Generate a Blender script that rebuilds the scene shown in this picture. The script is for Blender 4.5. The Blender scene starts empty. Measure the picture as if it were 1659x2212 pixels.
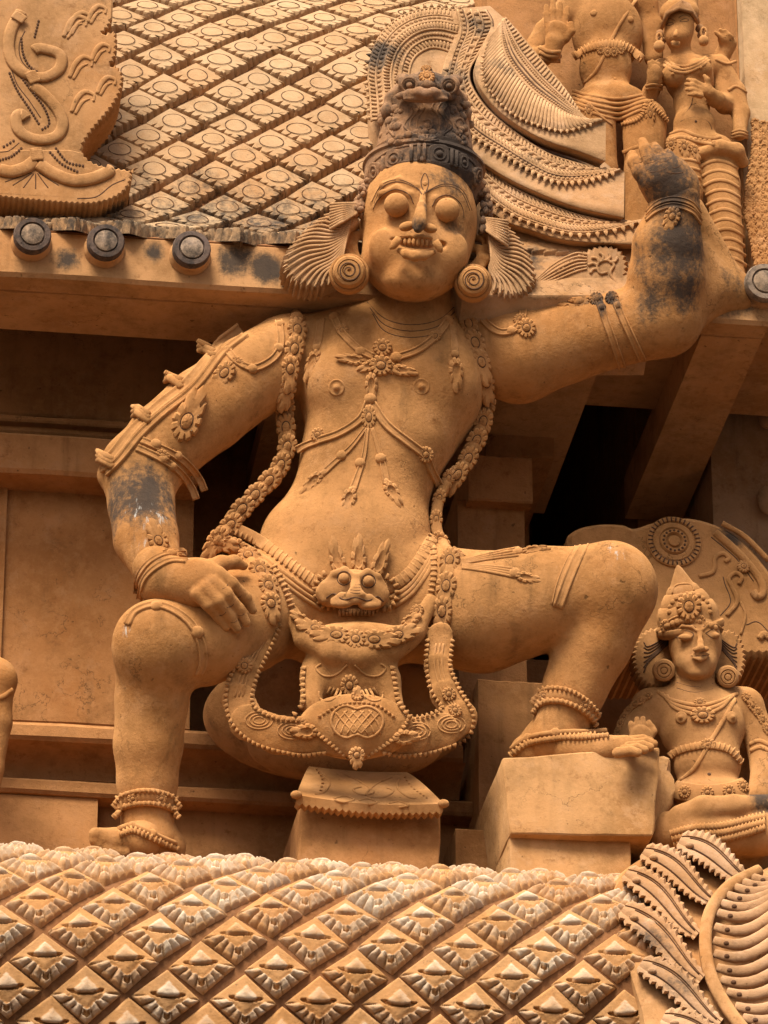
import bpy, math, random
import numpy as np
from mathutils import Vector, Matrix
from mathutils.bvhtree import BVHTree
from mathutils.geometry import tessellate_polygon
rnd = random.Random(7)
scene = bpy.context.scene
COL = scene.collection

# ------------------------------------------------------------------ camera
PITCH, YAW, DIST = math.radians(26.0), math.radians(7.7), 15.0
W, H = 1659.0, 2212.0                 # picture units used for all measurements
S = 1.5e-3                            # metres per unit at the target distance
FW = Vector((math.sin(YAW)*math.cos(PITCH), math.cos(YAW)*math.cos(PITCH), math.sin(PITCH)))
RT = Vector((math.cos(YAW), -math.sin(YAW), 0.0))
UP = RT.cross(FW)
TARGET = Vector((0.0, -1.0, 8.2))
CAM = TARGET - FW*DIST
cam_data = bpy.data.cameras.new('camera')
cam = bpy.data.objects.new('camera', cam_data)
COL.objects.link(cam)
cam_data.sensor_fit = 'HORIZONTAL'
cam_data.sensor_width = 36.0
cam_data.lens = 36.0*DIST/(W*S)
cam_data.clip_end = 500.0
cam_data.clip_start = 0.1
cam.matrix_world = Matrix((( RT.x, UP.x, -FW.x, CAM.x), (RT.y, UP.y, -FW.y, CAM.y), (RT.z, UP.z, -FW.z, CAM.z), (0, 0, 0, 1)))
scene.camera = cam

# ------------------------------------------------------------------ sky and sun (bright overcast, high and frontal)
SUN_EL, SUN_AZ = math.radians(50.0), math.radians(206.0)   # azimuth clockwise from +Y, light comes from front-left
world = bpy.data.worlds.new('World')
scene.world = world
world.use_nodes = True
wn = world.node_tree.nodes
wl = world.node_tree.links
for n in list(wn):
    wn.remove(n)
sky = wn.new('ShaderNodeTexSky')
sky.sky_type = 'NISHITA'
sky.sun_disc = False
sky.sun_elevation = SUN_EL
sky.sun_rotation = SUN_AZ
sky.dust_density = 4.0
sky.ozone_density = 0.4
sky.air_density = 0.6
bg = wn.new('ShaderNodeBackground')
bg.inputs['Strength'].default_value = 0.07
wo = wn.new('ShaderNodeOutputWorld')
wl.new(sky.outputs[0], bg.inputs['Color'])
wl.new(bg.outputs[0], wo.inputs['Surface'])
sun_data = bpy.data.lights.new('sun', 'SUN')
sun_data.energy = 2.4
sun_data.angle = math.radians(24.0)
sun_data.color = (1.0, 0.94, 0.84)
sun = bpy.data.objects.new('sun', sun_data)
COL.objects.link(sun)
to_sun = Vector((math.sin(SUN_AZ)*math.cos(SUN_EL), math.cos(SUN_AZ)*math.cos(SUN_EL), math.sin(SUN_EL)))
sun.rotation_euler = (-to_sun).to_track_quat('-Z', 'Y').to_euler()
sun.location = (-6, -12, 20)
scene.view_settings.view_transform = 'Standard'
scene.view_settings.look = 'None'
scene.view_settings.exposure = 1.76
scene.view_settings.gamma = 1.0
scene.render.resolution_x, scene.render.resolution_y = 768, 1024

# ------------------------------------------------------------------ measuring helpers
def ray(x, y):
    return FW + RT*((x - W/2)*S/DIST) - UP*((y - H/2)*S/DIST)
def P(x, y, d):
    """point of the picture (x, y) on the vertical plane that stands d metres in front of the back wall"""
    r = ray(x, y)
    return CAM + r*((-d - CAM.y)/r.y)
def mpp(d):
    """metres per picture unit at depth d (near picture centre)"""
    return S*((-d - CAM.y)/FW.y)/DIST
def zat(x, y, d):
    return P(x, y, d).z

# ------------------------------------------------------------------ objects
def tag(o, label=None, cat=None, group=None, kind=None):
    if label: o['label'] = label
    if cat: o['category'] = cat
    if group: o['group'] = group
    if kind: o['kind'] = kind
    return o
def root(name, label, cat, loc, group=None):
    o = bpy.data.objects.new(name, None)
    COL.objects.link(o)
    o.location = loc
    o.empty_display_size = 0.1
    return tag(o, label, cat, group)
def put(o, parent):
    if parent is not None:
        o.parent = parent
        L = Vector(parent.location)
        p = parent
        if p.parent is not None and p.type == 'MESH':
            L = Vector((0, 0, 0))
            o.matrix_parent_inverse = Matrix.Identity(4) if p.matrix_basis == Matrix.Identity(4) else p.matrix_basis.inverted()
        else:
            o.matrix_parent_inverse = Matrix.Translation(-L)
    return o
def meshdata(name, V, F, mats, midx=None, smooth=True):
    me = bpy.data.meshes.new(name)
    me.from_pydata([tuple(v) for v in V], [], [tuple(f) for f in F])
    for m in (mats if isinstance(mats, (list, tuple)) else [mats]):
        me.materials.append(m)
    if midx is not None:
        me.polygons.foreach_set('material_index', midx)
    me.polygons.foreach_set('use_smooth', [smooth]*len(me.polygons))
    me.update()
    return me
def obj(name, me, parent=None, M=None):
    o = bpy.data.objects.new(name, me)
    COL.objects.link(o)
    if M is not None:
        o.matrix_basis = M
    put(o, parent)
    return o

def crv(pts, n=6, closed=False):
    """Catmull-Rom through tuples of any length"""
    A = [np.array(p, float) for p in pts]
    m = len(A)
    out = []
    rng = range(m if closed else m - 1)
    for i in rng:
        if closed:
            p0, p1, p2, p3 = A[(i-1) % m], A[i], A[(i+1) % m], A[(i+2) % m]
        else:
            p1, p2 = A[i], A[i+1]
            p0 = A[i-1] if i > 0 else 2*p1 - p2
            p3 = A[i+2] if i + 2 < m else 2*p2 - p1
        for k in range(n):
            t = k/n
            out.append(0.5*((2*p1) + (-p0+p2)*t + (2*p0-5*p1+4*p2-p3)*t*t + (-p0+3*p1-3*p2+p3)*t**3))
    if not closed:
        out.append(A[-1])
    return out
def resample(pts, step, closed=False):
    A = [np.array(p, float) for p in pts]
    if closed:
        A = A + [A[0]]
    L = [0.0]
    for a, b in zip(A[:-1], A[1:]):
        L.append(L[-1] + float(np.linalg.norm((b-a)[:2])))
    n = max(2, int(round(L[-1]/step)))
    out = []
    j = 0
    for i in range(n + (0 if closed else 1)):
        s = L[-1]*i/n
        while j < len(L) - 2 and L[j+1] < s:
            j += 1
        t = (s - L[j])/max(L[j+1]-L[j], 1e-9)
        out.append(A[j]*(1-t) + A[j+1]*t)
    return out

class MB:
    """collects shapes for ONE mesh"""
    def __init__(self):
        self.V = []; self.F = []; self.M = []; self.mi = 0
    def add(self, V, F):
        b = len(self.V)
        self.V += [Vector(v) for v in V]
        self.F += [tuple(b+i for i in f) for f in F]
        self.M += [self.mi]*len(F)
    def tube(self, pts, r, n=6, closed=False, flat=None, nrm=None):
        pts = [Vector(p) for p in pts]
        m = len(pts)
        if m < 2: return
        rr = r if isinstance(r, (list, tuple)) else [r]*m
        V = []; F = []
        prev = None
        for i, p in enumerate(pts):
            a = pts[i-1] if (i > 0 or closed) else p
            b = pts[(i+1) % m] if (i < m-1 or closed) else p
            t = (b - a)
            if t.length < 1e-9: t = Vector((0, 0, 1))
            t.normalize()
            if nrm is not None:
                u = Vector(nrm[i] if isinstance(nrm, list) else nrm)
            elif prev is None:
                u = Vector((0, -1, 0)) if abs(t.y) < .9 else Vector((0, 0, 1))
            else:
                u = prev
            u = u - t*u.dot(t)
            if u.length < 1e-6: u = t.orthogonal()
            u.normalize(); prev = u
            w = t.cross(u)
            for k in range(n):
                a_ = 2*math.pi*k/n
                V.append(p + (u*math.cos(a_)*(flat or 1.0) + w*math.sin(a_))*rr[i])
        for i in range(m if closed else m-1):
            i2 = (i+1) % m
            for k in range(n):
                k2 = (k+1) % n
                F.append((i*n+k, i2*n+k, i2*n+k2, i*n+k2))
        if not closed:
            F.append(tuple(range(n)))
            F.append(tuple((m-1)*n + k for k in reversed(range(n))))
        self.add(V, F)
    def ball(self, c, r, M=None, seg=10, rings=6):
        c = Vector(c)
        r = r if isinstance(r, (tuple, list)) else (r, r, r)
        V = []; F = []
        for j in range(rings+1):
            a = math.pi*j/rings
            for i in range(seg):
                b = 2*math.pi*i/seg
                v = Vector((math.sin(a)*math.cos(b)*r[0], math.sin(a)*math.sin(b)*r[1], math.cos(a)*r[2]))
                if M is not None: v = M @ v
                V.append(c + v)
        for j in range(rings):
            for i in range(seg):
                i2 = (i+1) % seg
                F.append((j*seg+i, (j+1)*seg+i, (j+1)*seg+i2, j*seg+i2))
        self.add(V, F)
    def lathe(self, c, prof, M, seg=24):
        """prof: (radius, height) along local z of 3x3 matrix M"""
        V = []; F = []
        m = len(prof)
        for (r, z) in prof:
            for i in range(seg):
                b = 2*math.pi*i/seg
                V.append(Vector(c) + M @ Vector((r*math.cos(b), r*math.sin(b), z)))
        for j in range(m-1):
            for i in range(seg):
                i2 = (i+1) % seg
                F.append((j*seg+i, j*seg+i2, (j+1)*seg+i2, (j+1)*seg+i))
        F.append(tuple((m-1)*seg + k for k in range(seg)))
        self.add(V, F)
    def hexa(self, c):
        """8 corners: bottom four then top four, both counter-clockwise seen from above"""
        self.add(c, [(3, 2, 1, 0), (4, 5, 6, 7), (0, 1, 5, 4), (1, 2, 6, 5), (2, 3, 7, 6), (3, 0, 4, 7)])
    def box(self, x0, x1, y0, y1, z0, z1):
        self.hexa([(x0, y0, z0), (x1, y0, z0), (x1, y1, z0), (x0, y1, z0), (x0, y0, z1), (x1, y0, z1), (x1, y1, z1), (x0, y1, z1)])
    def plate(self, outline, thick, bev, nrm=Vector((0, -1, 0)), back=True, dome=0.0):
        """outline: 3D points of the front face (any order); extruded against nrm"""
        pts = [Vector(p) for p in outline]
        m = len(pts)
        c = sum(pts, Vector())/m
        area = 0.0
        for i in range(m):
            area += (pts[i]-c).cross(pts[(i+1) % m]-c).dot(nrm)
        if area < 0: pts.reverse()
        ins = []
        for i in range(m):
            a = pts[i]-pts[i-1]; b = pts[(i+1) % m]-pts[i]
            a = a.normalized() if a.length > 1e-9 else Vector((1, 0, 0))
            b = b.normalized() if b.length > 1e-9 else a
            nn = nrm.cross(a) + nrm.cross(b)
            nn = nn.normalized() if nn.length > 1e-6 else nrm.cross(a)
            ins.append(pts[i] + nn*bev)
        V = ins + [p - nrm*bev for p in pts] + [p - nrm*thick for p in pts]
        F = []
        for t in tessellate_polygon([pts]):
            t = tuple(t)
            nv = (pts[t[1]]-pts[t[0]]).cross(pts[t[2]]-pts[t[0]]).dot(nrm)
            if nv < 0: t = t[::-1]
            F.append(t)
            if back: F.append(tuple(2*m+i for i in reversed(t)))
        for k in (0, 1):
            for i in range(m):
                i2 = (i+1) % m
                F.append((k*m+i, (k+1)*m+i, (k+1)*m+i2, k*m+i2))
        self.add(V, F)
    def me(self, name, mats, smooth=True):
        me = meshdata(name, self.V, self.F, mats, self.M, smooth)
        return me
    def build(self, name, mats, parent=None, smooth=True, sharp=None):
        me = self.me(name, mats, smooth)
        if sharp is not None:
            me.set_sharp_from_angle(angle=math.radians(sharp))
        return obj(name, me, parent)

def serrate(path, tooth, depth, side=1):
    """saw-tooth version of an open 2D path"""
    pts = resample(path, tooth/2)
    out = []
    for i, p in enumerate(pts):
        a = pts[max(i-1, 0)]; b = pts[min(i+1, len(pts)-1)]
        t = (b-a)[:2]; t = t/max(np.linalg.norm(t), 1e-9)
        nrm = np.array((t[1], -t[0]))*side
        q = p.copy()
        if i % 2: q[:2] = q[:2] + nrm*depth
        out.append(q)
    return out

# ------------------------------------------------------------------ sculpting with distance fields
class Sculpt:
    def __init__(self):
        self.ops = []
    def cone(self, a, b, k=22, sub=False, sq=1.0):
        m0, m1 = mpp(a[2]), mpp(b[2])
        A, B = np.array(P(*a[:3])), np.array(P(*b[:3]))
        ra, rb = a[3]*m0, b[3]*m1
        lo = np.minimum(A-ra, B-rb); hi = np.maximum(A+ra, B+rb)
        self.ops.append(('c', lo, hi, (A, B, ra, rb, sq), k*S, sub))
        return self
    def chain(self, pts, k=22, sub=False, sq=1.0):
        for i, (a, b) in enumerate(zip(pts[:-1], pts[1:])):
            self.cone(a, b, k if i == 0 else min(k, 9), sub, sq)
        return self
    def ell(self, c, r, rot=0.0, k=22, sub=False, tilt=0.0):
        m = mpp(c[2])
        C = np.array(P(*c[:3]))
        a = math.radians(rot)
        ex = RT*math.cos(a) + UP*math.sin(a)
        ey = -RT*math.sin(a) + UP*math.cos(a)
        ez = FW.copy()
        if tilt:
            t = math.radians(tilt)
            ey, ez = ey*math.cos(t) + ez*math.sin(t), -ey*math.sin(t) + ez*math.cos(t)
        R = np.array([ex, ey, ez])
        rad = np.array(r)*m
        mx = np.sqrt(((R*rad[:, None])**2).sum(0))
        self.ops.append(('e', C-mx, C+mx, (C, R, rad), k*S, sub))
        return self
    def build(self, h, clip=None):
        lo = np.min([o[1] for o in self.ops if not o[5]], 0) - 3*h
        hi = np.max([o[2] for o in self.ops if not o[5]], 0) + 3*h
        if clip is not None:
            lo = np.maximum(lo, clip[0]); hi = np.minimum(hi, clip[1])
        n = np.ceil((hi-lo)/h).astype(int) + 1
        F = np.full(n, 1.0, np.float32)
        ax = [(lo[i] + h*np.arange(n[i])).astype(np.float32) for i in range(3)]
        for typ, l, u, prm, k, sub in self.ops:
            mg = max(k, 0.03) + 2*h
            i0 = np.clip(np.floor((l-mg-lo)/h).astype(int), 0, n)
            i1 = np.clip(np.ceil((u+mg-lo)/h).astype(int)+1, 0, n)
            if np.any(i1 <= i0): continue
            sl = tuple(slice(i0[i], i1[i]) for i in range(3))
            X = ax[0][sl[0]][:, None, None]; Y = ax[1][sl[1]][None, :, None]; Z = ax[2][sl[2]][None, None, :]
            if typ == 'c':
                A, B, ra, rb, sq = prm
                ba = (B-A).astype(np.float32)
                bb = max(float((ba**2).sum()), 1e-9)
                px, py, pz = X-np.float32(A[0]), Y-np.float32(A[1]), Z-np.float32(A[2])
                t = np.clip((px*ba[0] + py*ba[1] + pz*ba[2])/np.float32(bb), 0, 1)
                ex_, ey_, ez_ = px-t*ba[0], py-t*ba[1], pz-t*ba[2]
                qq = ex_**2 + ey_**2 + ez_**2
                if sq != 1.0:
                    al = ex_*np.float32(FW.x) + ey_*np.float32(FW.y) + ez_*np.float32(FW.z)
                    qq = qq + al*al*np.float32(sq*sq-1)
                D = np.sqrt(qq) - (np.float32(ra) + t*np.float32(rb-ra))
            else:
                C, R, rad = prm
                px, py, pz = X-np.float32(C[0]), Y-np.float32(C[1]), Z-np.float32(C[2])
                k0 = 0; k1 = 0
                for i in range(3):
                    q = (px*np.float32(R[i, 0]) + py*np.float32(R[i, 1]) + pz*np.float32(R[i, 2]))/np.float32(rad[i])
                    k0 = k0 + q*q
                    k1 = k1 + (q/np.float32(rad[i]))**2
                k0 = np.sqrt(k0); k1 = np.sqrt(k1)
                D = k0*(k0-1)/np.maximum(k1, 1e-6)
            G = F[sl]
            if sub:
                hh = np.maximum(k-np.abs(G+D), 0)/k
                F[sl] = np.maximum(G, -D) + hh*hh*k*0.25
            else:
                hh = np.maximum(k-np.abs(G-D), 0)/k
                F[sl] = np.minimum(G, D) - hh*hh*k*0.25
        return surface_nets(F.astype(np.float32), lo, h)

def surface_nets(F, lo, h):
    Sg = (F < 0)
    s8 = Sg.astype(np.uint8)
    c = np.zeros(np.array(F.shape)-1, np.uint8)
    offs = [(i, j, k) for i in (0, 1) for j in (0, 1) for k in (0, 1)]
    n = F.shape
    def sh(A, o):
        return A[o[0]:n[0]-1+o[0], o[1]:n[1]-1+o[1], o[2]:n[2]-1+o[2]]
    for o in offs:
        c += sh(s8, o)
    act = (c > 0) & (c < 8)
    I = np.argwhere(act)
    if len(I) == 0:
        return np.zeros((0, 3)), np.zeros((0, 4), int)
    idx = np.full(act.shape, -1, np.int32)
    idx[act] = np.arange(len(I), dtype=np.int32)
    val = {o: F[I[:, 0]+o[0], I[:, 1]+o[1], I[:, 2]+o[2]] for o in offs}
    acc = np.zeros((len(I), 3)); cnt = np.zeros(len(I))
    for o in offs:
        for a in range(3):
            if o[a] == 0:
                p = list(o); p[a] = 1; p = tuple(p)
                v0, v1 = val[o], val[p]
                cr = (v0 < 0) != (v1 < 0)
                t = np.where(cr, v0/np.where(cr, v0-v1, 1), 0)
                pos = np.tile(np.array(o, float), (len(I), 1))
                pos[:, a] = t
                acc[cr] += pos[cr]; cnt[cr] += 1
    V = lo + (I + acc/np.maximum(cnt, 1)[:, None])*h
    Q = []
    for a in range(3):
        b, c2 = (a+1) % 3, (a+2) % 3
        s0 = [slice(None)]*3; s1 = [slice(None)]*3
        s0[a] = slice(0, -1); s1[a] = slice(1, None)
        s0, s1 = tuple(s0), tuple(s1)
        e = Sg[s0] != Sg[s1]
        E = np.argwhere(e)
        E = E[(E[:, b] > 0) & (E[:, c2] > 0) & (E[:, b] < n[b]-1) & (E[:, c2] < n[c2]-1)]
        def g(db, dc):
            q = E.copy(); q[:, b] += db; q[:, c2] += dc
            return idx[q[:, 0], q[:, 1], q[:, 2]]
        quad = np.stack([g(-1, -1), g(0, -1), g(0, 0), g(-1, 0)], 1)
        inside = Sg[E[:, 0], E[:, 1], E[:, 2]]
        quad[~inside] = quad[~inside][:, ::-1]
        Q.append(quad)
    return V, np.concatenate(Q)

def fastmesh(name, V, Q, mat):
    me = bpy.data.meshes.new(name)
    nv, nf = len(V), len(Q)
    me.vertices.add(nv); me.loops.add(nf*4); me.polygons.add(nf)
    me.vertices.foreach_set('co', np.asarray(V, np.float32).ravel())
    me.loops.foreach_set('vertex_index', np.asarray(Q, np.int32).ravel())
    me.polygons.foreach_set('loop_start', np.arange(0, nf*4, 4, dtype=np.int32))
    me.polygons.foreach_set('use_smooth', np.ones(nf, bool))
    me.update(calc_edges=True)
    me.validate()
    me.materials.append(mat)
    return me
def merge(parts):
    V = []; Q = []; b = 0
    for v, q in parts:
        V.append(v); Q.append(q + b); b += len(v)
    return np.concatenate(V), np.concatenate(Q)

class Skin:
    """surface of a sculpted thing: picture points can be laid onto it"""
    def __init__(self, V, Q, dflt):
        self.t = BVHTree.FromPolygons([tuple(v) for v in V], [tuple(int(i) for i in q) for q in Q])
        self.d = dflt
        self.near = 0
    def on(self, x, y, off=0.0, d=None):
        r = ray(x, y).normalized()
        h = self.t.ray_cast(CAM, r)
        if h[0] is None:
            p = P(x, y, self.d if d is None else d)
            q = self.t.find_nearest(p)
            n = q[1] if q[0] is not None else -FW
            if d is None and q[0] is not None:
                # keep the picture place, take the depth of the nearest surface
                t = (q[0]-CAM).dot(r)
                p = CAM + r*t
            n = (-r)
            return p + n*off, n
        n = h[1]
        if n.dot(r) > 0: n = -n
        return h[0] + n*off, n

# ------------------------------------------------------------------ materials
def plaster(name, col, blobs=(), white=(), wear=None, rand=0.0, bump=0.35, rough=0.96, mould=0.0, streak=0.25, grain=90.0, zmould=None, lump=0.5):
    m = bpy.data.materials.new(name)
    m.use_nodes = True
    nt = m.node_tree; N = nt.nodes; L = nt.links
    N.clear()
    out = N.new('ShaderNodeOutputMaterial'); bs = N.new('ShaderNodeBsdfPrincipled')
    L.new(bs.outputs[0], out.inputs[0])
    bs.inputs['Roughness'].default_value = rough
    bs.inputs['Specular IOR Level'].default_value = 0.12
    bs.inputs['Diffuse Roughness'].default_value = 0.9
    geo = N.new('ShaderNodeNewGeometry')
    pos = geo.outputs['Position']
    def noise(scale, det=4, vec=None, rough_=0.6):
        n = N.new('ShaderNodeTexNoise')
        n.inputs['Scale'].default_value = scale; n.inputs['Detail'].default_value = det
        n.inputs['Roughness'].default_value = rough_
        L.new(vec if vec is not None else pos, n.inputs['Vector'])
        return n.outputs['Fac']
    def mapr(v, a, b, c=0.0, d=1.0, smooth=True):
        n = N.new('ShaderNodeMapRange')
        if smooth: n.interpolation_type = 'SMOOTHSTEP'
        n.inputs['From Min'].default_value = a; n.inputs['From Max'].default_value = b
        n.inputs['To Min'].default_value = c; n.inputs['To Max'].default_value = d
        L.new(v, n.inputs['Value'])
        return n.outputs[0]
    def mat2(op, a, b):
        n = N.new('ShaderNodeMath'); n.operation = op
        for i, v in enumerate((a, b)):
            if isinstance(v, (int, float)): n.inputs[i].default_value = v
            else: L.new(v, n.inputs[i])
        return n.outputs[0]
    def mix(f, a, b):
        n = N.new('ShaderNodeMix'); n.data_type = 'RGBA'
        if isinstance(f, (int, float)): n.inputs[0].default_value = f
        else: L.new(f, n.inputs[0])
        for s, v in ((6, a), (7, b)):
            if isinstance(v, tuple): n.inputs[s].default_value = (*v, 1.0)
            else: L.new(v, n.inputs[s])
        return n.outputs[2]
    c = Vector((col[0]*.88, col[1]*.862, col[2]*.92))
    dark = tuple(c*0.78); lite = (min(c.x*1.22, .85), min(c.y*1.28, .8), min(c.z*1.42, .8)); red = (c.x*0.95, c.y*0.78, c.z*0.58)
    pale = (min(c.x*1.15, .8), min(c.y*1.26, .75), min(c.z*1.6, .6))
    color = mix(mapr(noise(3.6, 8, rough_=.68), .34, .66), dark, lite)
    color = mix(mapr(noise(1.7, 3), .45, .7, 0, .55), color, red)
    color = mix(mapr(noise(9.0, 8, rough_=.75), .50, .68, 0, .7), color, pale)
    color = mix(mapr(noise(6.3, 8, rough_=.72), .55, .70, 0, .6), color, tuple(c*0.55))
    color = mix(mapr(noise(24.0, 9, rough_=.8), .46, .64, 0, .55), color, (c.x*1.22, c.y*1.26, c.z*1.40))
    color = mix(mapr(noise(19.0, 9, rough_=.8), .53, .70, 0, .65), color, (c.x*.52, c.y*.42, c.z*.34))
    mp = N.new('ShaderNodeMapping'); mp.inputs['Scale'].default_value = (16, 16, 1.6)
    L.new(pos, mp.inputs['Vector'])
    st = noise(1.0, 5, mp.outputs[0])
    color = mix(mapr(st, .52, .78, 0, streak), color, tuple(c*0.42))
    # fine specks and small scratches
    color = mix(mapr(noise(70.0, 3), .66, .74, 0, .5), color, tuple(c*0.5))
    ck = mat2('ABSOLUTE', mat2('SUBTRACT', noise(4.3, 7, rough_=.62), 0.5), 0.0)
    ckm = mapr(noise(2.2, 2), .56, .66)
    color = mix(mat2('MULTIPLY', mapr(ck, .0, .007, .8, 0), ckm), color, tuple(c*0.30))
    pit = mapr(noise(34.0, 2), .70, .78, 0, .8)
    color = mix(pit, color, tuple(c*0.34))
    if rand:
        oi = N.new('ShaderNodeObjectInfo')
        color = mix(mapr(oi.outputs['Random'], 0, 1, 0, rand, False), color, (c.x*1.05, c.y*1.25, c.z*1.6))
    if wear:
        at = N.new('ShaderNodeAttribute'); at.attribute_name = 'wear'
        w = mat2('MULTIPLY', at.outputs['Fac'], mapr(noise(14.0, 6, rough_=.7), .3, .62, .15, 1.0))
        if rand:
            w = mat2('MULTIPLY', w, mapr(oi.outputs['Random'], 0, 1, .35, 1.0, False))
        color = mix(w, color, wear)
    def blobsum(bl):
        tot = None
        for (p, r, s) in bl:
            vm = N.new('ShaderNodeVectorMath'); vm.operation = 'DISTANCE'
            L.new(pos, vm.inputs[0]); vm.inputs[1].default_value = tuple(p)
            f = mapr(vm.outputs['Value'], 0, r, s, 0)
            tot = f if tot is None else mat2('MAXIMUM', tot, f)
        return tot
    mf = None
    if blobs:
        mf = blobsum(blobs)
    if zmould:
        sx = N.new('ShaderNodeSeparateXYZ'); L.new(pos, sx.inputs[0])
        zf = mapr(sx.outputs[2], zmould[0], zmould[1], zmould[2], 0)
        mf = zf if mf is None else mat2('MAXIMUM', mf, zf)
    if mould:
        mf = mat2('ADD', mf if mf is not None else 0.0, mould)
    if mf is not None:
        nz = mat2('ADD', mat2('MULTIPLY', noise(6.0, 8, rough_=.75), 0.50), mat2('MULTIPLY', st, 0.50))
        nz = mat2('ADD', nz, mat2('MULTIPLY', mat2('SUBTRACT', noise(45.0, 6, rough_=.75), 0.5), 0.75))
        f = mapr(mat2('ADD', nz, mat2('MULTIPLY', mf, 0.62)), .64, 1.02, 0, .90)
        color = mix(f, color, (0.034, 0.030, 0.026))
    if white:
        wf = blobsum(white)
        mp2 = N.new('ShaderNodeMapping'); mp2.inputs['Scale'].default_value = (42, 42, 5.0)
        L.new(pos, mp2.inputs['Vector'])
        nz = noise(1.0, 6, mp2.outputs[0], .75)
        f = mapr(mat2('ADD', nz, mat2('MULTIPLY', wf, 0.42)), .86, .96, 0, .8)
        color = mix(f, color, (0.46, 0.43, 0.37))
    L.new(color, bs.inputs['Base Color'])
    hsum = mat2('ADD', mat2('MULTIPLY', noise(grain, 5, rough_=.7), 0.34), mat2('MULTIPLY', noise(17.0, 5), lump))
    hsum = mat2('SUBTRACT', hsum, mat2('MULTIPLY', pit, 0.25))
    bp = N.new('ShaderNodeBump'); bp.inputs['Strength'].default_value = bump; bp.inputs['Distance'].default_value = 0.02
    L.new(hsum, bp.inputs['Height']); L.new(bp.outputs[0], bs.inputs['Normal'])
    return m
OCHRE = (0.44, 0.210, 0.060)
PALE = (0.44, 0.25, 0.098)
# ================================================================== MATERIALS
def at(x, y, d): return tuple(P(x, y, d))
M_wall = plaster('wall_plaster', (0.42, 0.195, 0.058), streak=.55, bump=.5, mould=.05)
M_statue = plaster('statue_plaster', OCHRE, bump=.48, streak=.6, lump=.45, mould=.07,
    blobs=[(at(985, 385, 1.75), .15, .58), (at(935, 380, 1.77), .07, .5), (at(985, 490, 1.72), .08, .42), (at(928, 455, 1.80), .08, .58), (at(905, 490, 1.85), .07, .62), (at(1440, 385, 1.78), .26, .78), (at(1475, 450, 1.75), .22, .70),
           (at(1468, 540, 1.74), .26, .78), (at(1410, 650, 1.72), .19, .85), (at(1475, 620, 1.70), .18, .70), (at(1500, 600, 1.6), .12, .45), (at(305, 1085, 1.5), .24, .85),
           (at(1590, 600, 1.6), .14, .5)],
    white=[(at(320, 1100, 1.55), .24, .85), (at(330, 1050, 1.55), .16, .75), (at(395, 1215, 1.65), .10, .9), (at(300, 1180, 1.55), .16, .8), (at(1320, 1190, 1.6), .20, .72), (at(1220, 1210, 1.6), .12, .66), (at(270, 1360, 1.6), .08, .8)])
M_orn = plaster('ornament_plaster', (0.46, 0.225, 0.068), bump=.25, streak=.15,
    blobs=[(at(1300, 650, 1.6), .14, .9), (at(1450, 440, 1.75), .13, .9), (at(360, 970, 1.6), .06, .6)])
M_crown = plaster('crown_plaster', (0.34, 0.185, 0.08), bump=.5, streak=.3,
    mould=.26, blobs=[(at(925, 165, 1.7), .16, .5), (at(985, 330, 1.75), .26, .75), (at(900, 340, 1.8), .20, .55), (at(840, 230, 1.7), .14, .3), (at(985, 240, 1.7), .16, .4), (at(1045, 440, 1.65), .16, .5)])
M_roof = plaster('roof_plaster', PALE, rand=.35, bump=.3, streak=.2, wear=(0.50, 0.345, 0.19),
    zmould=(zat(500, 470, 1.5), zat(500, 230, 1.2), .55), blobs=[(at(380, 100, 1.1), .10, .45), (at(700, 190, 1.2), .12, .4)])
M_eave = plaster('eave_plaster', (0.46, 0.24, 0.082), streak=.4, blobs=[(at(510, 560, 1.5), .12, .95), (at(575, 580, 1.5), .10, 1.1), (at(145, 560, 1.5), .08, .9), (at(330, 545, 1.5), .07, .8), (at(235, 445, 1.4), .12, 1.2), (at(1590, 640, 1.5), .14, .9)])
M_scale = plaster('scale_plaster', (0.44, 0.215, 0.062), rand=.25, bump=.45, streak=.1, mould=.06, wear=(0.52, 0.43, 0.31))
M_mane = plaster('mane_plaster', (0.46, 0.265, 0.108), bump=.35, streak=.4, mould=.08, blobs=[(at(825, 120, 1.2), .16, .75), (at(990, 150, 1.3), .14, .6), (at(1040, 40, 1.2), .12, .65), (at(1075, 130, 1.35), .10, .5), (at(1130, 560, 1.5), .12, .6), (at(1150, 350, 1.45), .12, .35)])
M_leaf = plaster('plume_plaster', (0.43, 0.25, 0.11), bump=.35, streak=.15, blobs=[(at(1400, 2010, 1.8), .16, .85), (at(1450, 2150, 1.8), .12, .8), (at(1560, 2010, 1.8), .12, .5), (at(1390, 1920, 1.8), .08, .6)])
M_joint = plaster('joint_mortar', (0.24, 0.105, 0.035), bump=.6, streak=.2, mould=.12)
M_black = plaster('blackened_plaster', (0.16, 0.105, 0.065), bump=.5, streak=.3, mould=.50)
M_grime_shade = plaster('grime_shade', (0.12, 0.06, 0.027), bump=.2, streak=.1)  # grooves too fine to model: their shade and grime share one dark colour
M_ground = plaster('paving', (0.14, 0.10, 0.065), bump=.3)
M_far = plaster('streaked_stone', (0.38, 0.22, 0.095), bump=.4, streak=.9)

# ================================================================== GROUND
g = MB(); g.box(-90, 90, -90, 60, -0.3, 0.0)
tag(g.build('ground', M_ground), kind='structure')

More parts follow.
